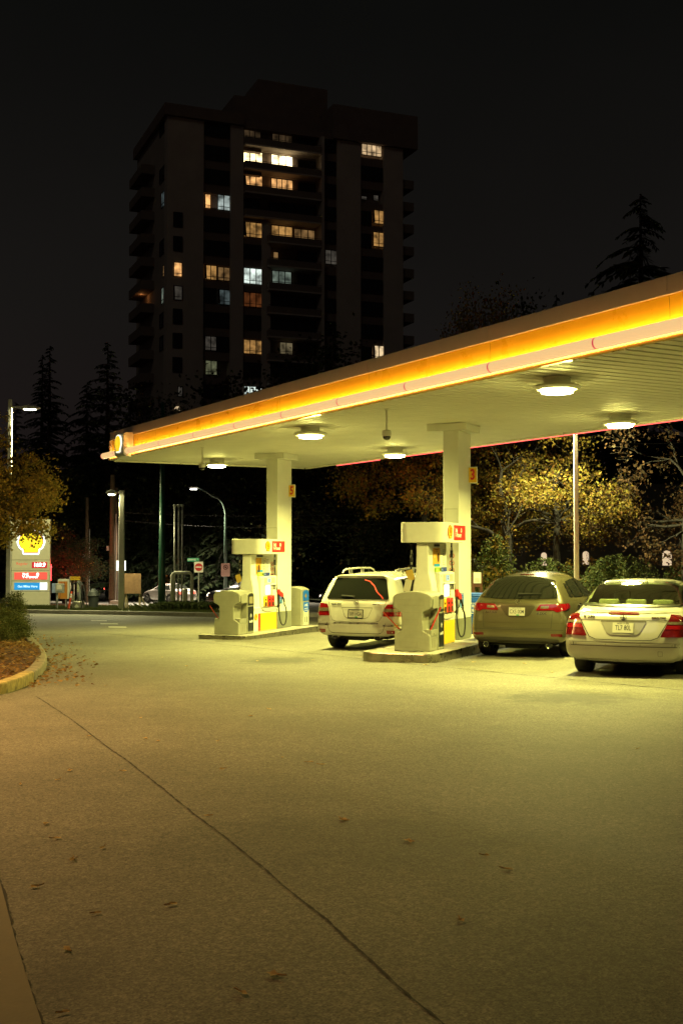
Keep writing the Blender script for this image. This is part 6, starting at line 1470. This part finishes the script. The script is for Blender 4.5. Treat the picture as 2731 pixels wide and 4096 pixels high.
# (kind, px, distance, top px, width factor, label)
far_trees = [
    (2, 195, 96, 1385, 1.15, 'slim twin topped conifer behind the left lamp head', 0), (2, 165, 100, 1420, 1.0, 'slim conifer just left of the twin topped one', 40), (0, 428, 92, 1372, 1.12, 'tall pointed fir left of the apartment tower', 10),
    (1, 345, 98, 1530, 1.0, 'broad cedar between the two tall conifers', 80), (0, 60, 95, 1610, 1.0, 'dark fir at the left edge behind the lamp post', 60), (1, 520, 96, 1580, .9, 'broad cedar below the left edge of the tower', 130),
    (3, 600, 100, 1555, 1.15, 'dark round tree in front of the foot of the tower', 20), (3, 690, 96, 1600, 1.1, 'dark round tree behind the left end of the canopy', 75), (1, 610, 86, 2010, 1.0, 'drooping cedar behind the plywood board', 200),
    (1, 760, 85, 1960, 1.1, 'drooping cedar behind the vent pipes', 30), (1, 900, 84, 1930, 1.1, 'drooping cedar behind the cobra head street lamp', 110), (0, 470, 86, 1950, 1.15, 'dark fir behind the utility pole', 150),
    (3, 260, 90, 1870, 1.3, 'dark leafy tree behind the traffic signal', 100), (3, 110, 92, 1960, 1.3, 'dark leafy tree behind the price pylon', 160), (3, 1030, 92, 1640, 1.3, 'dark tree behind the number 5 pillar', 40),
    (1, 1180, 90, 1820, 1.2, 'wide black cedar behind the recycling station', 250), (0, 1330, 92, 1290, 1.1, 'dark fir whose top shows above the canopy before the tower', 15), (3, 1240, 104, 1330, 1.25, 'dark round tree top above the canopy before the tower', 220),
    (3, 1440, 88, 1760, 1.3, 'black tree behind the white suv', 300), (1, 1560, 86, 1800, 1.2, 'wide black cedar right of the white suv', 10), (3, 1720, 84, 1760, 1.3, 'black tree behind the reddish one', 70),
    (3, 2160, 80, 1700, 1.3, 'black tree far behind the tall lamp post', 120), (3, 2420, 82, 1760, 1.3, 'black tree far behind the laurel bushes', 180), (3, 2640, 78, 1720, 1.3, 'black tree far behind the brown tree', 33),
    (0, 1960, 86, 1750, 1.2, 'black fir far behind the big autumn tree', 60), (1, 2570, 76, 778, 1.0, 'huge black conifer rising over the canopy at the right edge', 62), (2, 2230, 90, 1180, .8, 'small pointed conifer tip just above the canopy at the right', 62), (3, 2050, 88, 1215, .9, 'dark tree crown behind the tall rust tree', 91)]
HH = [max(v.co.z for v in q[1].vertices) for q in CF] + [sorted(v.co.z for v in DT[1].vertices)[-60]]
for kd, px, Y, top, wf, lab, rz in far_trees:
    p = base(px, Y); h = at(px, top, Y).z - p.z; s_ = h/HH[kd]
    wx = max(s_, .55)*wf if kd == 3 else s_*wf
    if top == 778: wx = 2.3
    place(CF[kd] if kd < 3 else DT, ('fir_tree', 'cedar_tree', 'spruce_tree', 'dark_tree')[kd], lab, 'tree', (p.x, p.y, p.z), wx, R(rz), 'dark trees beyond the street', szz=s_)
p = base(262, 70); place(DT, 'dark_tree', 'low leafy tree tinged red beside the price pylon', 'tree', (p.x, p.y, p.z), .62, R(50), szz=.50)
# dark continuous thicket further back, so nothing bright shows between the trunks
r = random.Random(77); lb = MB()
for _ in range(26000):
    px = r.uniform(-200, 2950); Y = r.uniform(101, 112); p = base(px, Y); h = 9.5 + 2.2*math.sin(px*.006) + 1.4*math.sin(px*.021)
    if 1000 < px < 1700: h += 2.0
    if px > 1900: h += 2.5
    leafshape(lb, (p.x, p.y, p.z + h*r.random()**.8), r.uniform(.5, .95), r)
tag(lb.build('far_thicket', DKG), 'dark mass of undergrowth and trees far beyond the street', 'woods', kind='stuff')
# house behind the laurel bushes with three lit arched windows
Y = 62; pm = base(2410, Y); hs = thing('house', 'dark house behind the laurel bushes with three lit arched windows', 'house', (pm.x, pm.y, pm.z))
W0 = (2100 - 2410)/F*Y; W1 = (2900 - 2410)/F*Y
b = MB(); b.box(W0, W1, 0, 7, 0, 4.6); b.build('wall', mat('dark_house_render', (.06, .05, .045), .9), hs)
b = MB(); b.prism([(-.6, 4.6), (7.6, 4.6), (3.5, 6.6)], W0 - .4, W1 + .4, 'x'); b.build('roof', mat('dark_shingle', (.03, .028, .026), .9), hs)
for px, w, zt_, zb_ in ((2173, 22, 2210, 2262), (2340, 24, 2205, 2258), (2664, 36, 2202, 2262)):
    x = (px - 2410)/F*Y; hw = w/F*Y/2; z1 = at(px, zt_, Y).z - pm.z; z0 = at(px, zb_, Y).z - pm.z
    poly = [(x - hw, z0), (x + hw, z0), (x + hw, z1 - hw)] + [(x + hw*math.cos(R(a)), z1 - hw + hw*math.sin(R(a))) for a in range(20, 170, 20)] + [(x - hw, z1 - hw)]
    b = MB(); b.prism(poly, -.04, -.005, 'y'); wn_ = b.build('window', emis('house_window', (1, .74, .46), .75), hs)
# ---------------------------------------------------------------- apartment tower
TA = R(22.1)                    # facade runs to the right and away
KX, KY = (668 - CX)/F*140, 140.0
tw = thing('apartment_tower', 'dark high rise apartment block with scattered lit windows and balconies', 'apartment building', (KX, KY, gz(KX, KY)), TA)
TB = gz(KX, KY)
fxv = Vector((math.cos(TA), math.sin(TA), 0)); fyv = Vector((-math.sin(TA), math.cos(TA), 0))
def onf(px, py, depth=0.0):
    """sight line -> (s along the facade, z above the foot) on the facade plane set back by depth"""
    r_ = ray(px, py); o = Vector((KX, KY, 0)) + fyv*depth; t_ = (o.dot(fyv))/r_.dot(fyv); w = r_*t_ + Vector((0, 0, CAMH))
    return (w - o).dot(fxv), w.z - TB
def onl(px, py):
    """same on the left return"""
    r_ = ray(px, py); o = Vector((KX, KY, 0)); t_ = o.dot(fxv)/r_.dot(fxv); w = r_*t_ + Vector((0, 0, CAMH))
    return (w - o).dot(fyv), w.z - TB
def c7(x, y): return 500 + x*.7653, 280 + y*.7655
def F7(x, y, dep=0.0): return onf(*c7(x, y), dep)
TWALL = mat('tower_render', (.42, .36, .30), .9, var=.12, vs=.3); TDARK = mat('tower_brick', (.17, .125, .10), .9, var=.15, vs=.6); TPAR = mat('balcony_panel', (.17, .13, .10), .85, var=.1)
NIGHTG = mat('unlit_pane', (.012, .013, .014), .3, var=0); TFR = mat('window_frame_dark', (.012, .011, .010), .6, var=0)
ROOF = F7(222, 178)[1]; PH = ROOF - F7(300, 250)[1]; S1 = F7(1452, 250)[0]; DEP = 17.5
FH = abs(F7(480, 310)[1] - F7(480, 1430)[1])/9.0
xs7 = [222, 412, 553, 620, 718, 765, 1020, 1035, 1108, 1232, 1352, 1452]
Sx = [F7(x, 600)[0] for x in xs7]
b = MB(); b.box(.3, S1 - .3, 1.5, DEP, 0, ROOF - PH - .1); b.build('core', TDARK, tw)
piers = MB()
for a, c in ((0, 1), (2, 3), (6, 7), (8, 9), (10, 11)): piers.box(Sx[a], Sx[c], 0 if a not in (6,) else -.5, 1.48, 0, ROOF - PH)
piers.build('pier', TWALL, tw)
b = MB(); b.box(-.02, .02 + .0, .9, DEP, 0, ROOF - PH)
b.build('side_wall', mat('tower_side_shaded', (.34, .29, .24), .9, var=.12, vs=.3), tw)  # same render as the piers, darkened as the shaded side
b = MB(); b.box(Sx[4], Sx[5] - .02, .15, 1.46, 0, F7(742, 790)[1]); b.build('pier', TWALL, tw)
b = MB(); b.box(-.6, Sx[3] - .1, -.5, DEP, ROOF - PH + .02, ROOF); b.build('parapet', TDARK, tw)
b = MB(); b.box(Sx[6] + 1.6, F7(1520, 229)[0], -.5, DEP, ROOF - PH + .02, ROOF + 2.95); b.build('parapet', TDARK, tw)
b = MB(); b.box(Sx[3] - .08, Sx[6] + 1.58, .2, DEP, ROOF - PH + .02, ROOF - .6); b.build('parapet', TDARK, tw)
b = MB(); b.box(F7(560, 150, 5)[0], F7(1160, 150, 5)[0], 4, 14, ROOF - .58, ROOF + 4.0); b.build('plant_room', TDARK, tw)
b = MB(); b.prism([(F7(655, 120, 7)[0], ROOF + 4.02), (F7(1050, 120, 7)[0], ROOF + 4.02), (F7(1050, 120, 7)[0], ROOF + 7.6), (F7(690, 60, 7)[0], ROOF + 7.6)], 6.5, 12, 'y'); b.build('lift_house', TDARK, tw)
levels = [F7(480, 310)[1] - FH*k for k in range(18)]      # window centre heights per storey
for a in (1, 3, 7, 9):
    dpt = .35 if a != 3 else .35
    for k in range(18):
        z = levels[k]; lo = z - FH/2 + .12 if k < 17 else 0
        spand = MB(); spand.box(Sx[a] + .01, Sx[a+1] - .01, dpt, 1.46, z - FH + .92, z - .86)
        spand.build('spandrel', mat('tower_spandrel', (.17, .12, .09), .9, var=.12, vs=.4), tw)
# balcony bay: floors, fronts and back wall
BX0, BX1 = Sx[5], Sx[6]
for k in range(17):
    z = F7(870, 374 + 123*k, -.6)[1]; x0 = Sx[3] + .05 if k < 4 else BX0 - .5
    b = MB(); b.box(x0, BX1 - .02, -.6, 1.45, z - 1.10, z - .92); b.build('balcony_slab', TWALL, tw)
    b = MB(); b.box(x0, BX1 - .03, -.6, -.5, z - .919, z - .14); b.box(x0, x0 + .12, -.499, .8, z - .919, z - .14); b.build('balcony_front', TPAR, tw)
    b = MB(); b.tube([(x0, -.55, z), (BX1 - .03, -.55, z)], .03, 5); b.build('balcony_rail', TFR, tw)
# side balconies seen edge on
for k in range(1, 17):
    z = levels[k] - 1.0
    b = MB(); b.box(S1 + .02, F7(1519, 700)[0], .6, 7.5, z - .2, z + .95); b.build('side_balcony', TPAR, tw)
    b = MB(); b.box(-1.7, -.03, 7.2, 14.5, z - .2, z + .95); b.build('side_balcony', TPAR, tw)
PANES = {'hot': ((1, .76, .38), 3.2), 'hot2': ((1, .78, .42), 3.6), 'warm': ((1, .50, .17), .8), 'amber': ((1, .52, .15), .34), 'amb2': ((1, .55, .2), .13), 'dim': ((1, .62, .3), .03), 'cool': ((.72, .85, .80), .36), 'cool2': ((.5, .66, .66), .09), 'white': ((.86, 1, .90), .85), 'cg': ((.62, .78, .62), .16), 'red': ((1, .30, .08), .07), 'grey': ((.9, .78, .62), .045), 'olive': ((.95, .75, .40), .10), 'green': ((.72, .75, .40), .13), 'cream': ((1, .74, .42), .75), 'wc': ((1, .68, .36), .5)}
def pane_mat(k):
    nm = 'lit_pane_' + k
    if nm in MC: return MC[nm]
    c, e = PANES[k]; m = mat(nm, (.02, .02, .02), .3, var=0, emit=c, es=e)
    # rooms are not evenly lit: lamp side brighter than the rest
    N, L = m.node_tree.nodes, m.node_tree.links; p_ = N['Principled BSDF']; tc = N.new('ShaderNodeTexCoord'); n = N.new('ShaderNodeTexNoise'); n.inputs['Scale'].default_value = 1.1; n.inputs['Detail'].default_value = 2
    L.new(tc.outputs['Object'], n.inputs['Vector']); r_ = N.new('ShaderNodeMapRange'); r_.inputs[1].default_value = .3; r_.inputs[2].default_value = .7; r_.inputs[3].default_value = e*.25; r_.inputs[4].default_value = e*1.7
    L.new(n.outputs['Fac'], r_.inputs[0]); L.new(r_.outputs[0], p_.inputs['Emission Strength']); return m
CURT = mat('curtain', (.10, .06, .035), .9, var=.2)
def window(s0, s1, z0, z1, dep, kind, nm=3, curtain=0, side=False, name='lit_window'):
    def bx(bb, a, c, y0, y1, lo, hi):
        if side: bb.box(-y1, -y0, a, c, lo, hi)
        else: bb.box(a, c, y0, y1, lo, hi)
    b_ = MB(); bx(b_, s0, s1, dep, dep + .04, z0, z1) if not side else b_.box(-.08, -.03, s0, s1, z0, z1)
    o = b_.build(name, pane_mat(kind) if kind else NIGHTG, tw)
    f = MB(); w = .07
    def bar(a, c, lo, hi):
        if side: f.box(-.13, -.085, a, c, lo, hi)
        else: f.box(a, c, dep - .06, dep - .005, lo, hi)
    bar(s0 - w, s1 + w, z1 - .02, z1 + w); bar(s0 - w, s1 + w, z0 - w, z0 + .02); bar(s0 - w, s0 + .02, z0 + .021, z1 - .021); bar(s1 - .02, s1 + w, z0 + .021, z1 - .021)
    for k in range(1, nm): x = s0 + (s1 - s0)*k/nm; bar(x - .05, x + .05, z0 + .021, z1 - .021)
    zz = z0 + (z1 - z0)*.2
    for k in range(nm): bar(s0 + (s1 - s0)*k/nm + .052, s0 + (s1 - s0)*(k + 1)/nm - .052, zz, zz + .06)
    f.build('window_frame', TFR, o)
    if curtain and not side:
        cb = MB(); m_ = (s0 + s1)/2; wd = s1 - s0
        if curtain == 1: cb.prism([(s0, z1), (s0 + wd*.38, z1), (s0 + wd*.10, z0 + (z1 - z0)*.55), (s0, z0 + (z1 - z0)*.2)], dep - .003, dep - .001, 'y'); cb.prism([(s1 - wd*.38, z1), (s1, z1), (s1, z0 + (z1 - z0)*.2), (s1 - wd*.10, z0 + (z1 - z0)*.55)], dep - .003, dep - .001, 'y')
        else: cb.prism([(s0, z0 + (z1 - z0)*.05), (s0 + wd*.16, z0 + .02), (s0 + wd*.10, z1), (s0, z1)], dep - .003, dep - .001, 'y')
        cb.build('curtain', CURT, o)
    return o
lit = [(620, 717, 428, 478, 'hot', 3, 0), (765, 875, 448, 500, 'hot2', 3, 0), (622, 717, 552, 603, 'warm', 3, 2), (765, 875, 572, 622, 'warm', 4, 0), (622, 708, 308, 350, 'dim', 3, 0), (770, 872, 330, 375, 'dim', 3, 0),
       (418, 447, 650, 722, 'warm', 1, 2), (486, 548, 655, 732, 'cool', 2, 0), (622, 718, 798, 874, 'amber', 3, 2), (767, 873, 817, 862, 'amber', 3, 0), (885, 990, 835, 872, 'amb2', 3, 0), (257, 297, 1007, 1078, 'warm', 1, 0),
       (420, 478, 1022, 1095, 'amber', 2, 2), (487, 547, 1032, 1100, 'amb2', 2, 0), (622, 717, 1038, 1118, 'white', 3, 0), (770, 868, 1053, 1110, 'cg', 3, 0), (1047, 1107, 943, 1015, 'grey', 2, 0), (775, 800, 952, 980, 'amb2', 1, 0),
       (257, 298, 1130, 1200, 'grey', 1, 2), (490, 548, 1150, 1225, 'cool2', 2, 2), (622, 717, 1165, 1238, 'red', 3, 0), (420, 478, 1393, 1465, 'grey', 2, 0), (622, 717, 1412, 1483, 'amber', 3, 0), (810, 875, 1425, 1470, 'olive', 2, 0),
       (422, 480, 1520, 1592, 'green', 2, 0), (622, 717, 1655, 1720, 'white', 3, 0), (1237, 1338, 372, 448, 'wc', 4, 0), (1298, 1352, 735, 803, 'amber', 2, 2), (1298, 1352, 850, 922, 'amber', 2, 0), (1300, 1352, 1442, 1512, 'cream', 2, 2),
       (1235, 1262, 660, 676, 'grey', 1, 0), (1297, 1322, 655, 682, 'grey', 1, 0), (278, 300, 1655, 1705, 'grey', 1, 0), (258, 288, 1757, 1782, 'cream', 1, 0)]
taken = []
for x0, x1, y0, y1, kd, nm, cu in lit:
    cxm = (x0 + x1)/2; bay = 2 if 610 < cxm < 720 else 3 if 740 < cxm < 1000 else 0
    dep = 1.1 if bay == 3 or (bay == 2 and y0 < 620) else -.06 if cxm < 305 else .28
    a = F7(x0, (y0 + y1)/2, dep); c = F7(x1, (y0 + y1)/2, dep); zt_ = F7(cxm, y0, dep)[1]; zb_ = F7(cxm, y1, dep)[1] - (.35 if dep > 1 else 0)
    window(a[0], c[0], zb_, zt_, dep, kd, nm, cu); taken.append((a[0], c[0], (zt_ + zb_)/2))
# lamp light from the two brightest rooms falls on the balcony ceilings through their windows
nd = 0
cols = [(Sx[1] + .15, (Sx[1] + Sx[2])/2 - .06, .28), ((Sx[1] + Sx[2])/2 + .06, Sx[2] - .15, .28), (Sx[3] + .15, Sx[4] - .1, .28), (Sx[7] + .12, Sx[8] - .12, .28), (Sx[9] + .1, (Sx[9] + Sx[10])/2 - .05, .28), ((Sx[9] + Sx[10])/2 + .05, Sx[10] - .1, .28), (BX0 + .2, BX0 + 3.6, 1.1), (BX0 + 4.0, BX1 - .3, 1.1), (F7(255, 800)[0], F7(298, 800)[0], -.06)]
rest = MB()
for k in range(14):
    for i, (a, c, dep) in enumerate(cols):
        if i == 8 and k < 4: continue
        z = levels[k]
        if any(abs(z - q[2]) < FH*.45 and a < q[1] and c > q[0] for q in taken): continue
        dz = 0
        if i == 2 and k < 4: dep = 1.1
        if nd < 62: window(a, c, z - .82, z + .88, dep, None, 2, name='dark_window'); nd += 1
        else: rest.box(a, c, dep, dep + .05, z - .82, z + .88)
if rest.v: tag(rest.build('dark_windows', NIGHTG, tw), kind='stuff')
for x0, x1, y0, y1, kd in ((196, 209, 640, 715, 'cool2'), (196, 218, 1135, 1215, 'cg'), (204, 216, 1020, 1075, 'amb2'), (186, 216, 260, 330, None), (186, 216, 510, 580, None), (186, 216, 890, 960, None), (186, 216, 1270, 1340, None), (186, 216, 1390, 1460, None)):
    a = onl(*c7(x0, (y0 + y1)/2)); c = onl(*c7(x1, (y0 + y1)/2)); zt_ = onl(*c7((x0 + x1)/2, y0))[1]; zb_ = onl(*c7((x0 + x1)/2, y1))[1]
    lo, hi = sorted((a[0], c[0])); window(lo, hi, min(zb_, zt_), max(zb_, zt_), 0, kd, 2, side=True, name='lit_window' if kd else 'dark_window')
# lit balcony undersides on the left return
lamp('balcony_lamp', 'POINT', (-.9, 10.5, F7(100, 1075)[1] - .2), 10, (1, .40, .12), tw, size=.1)
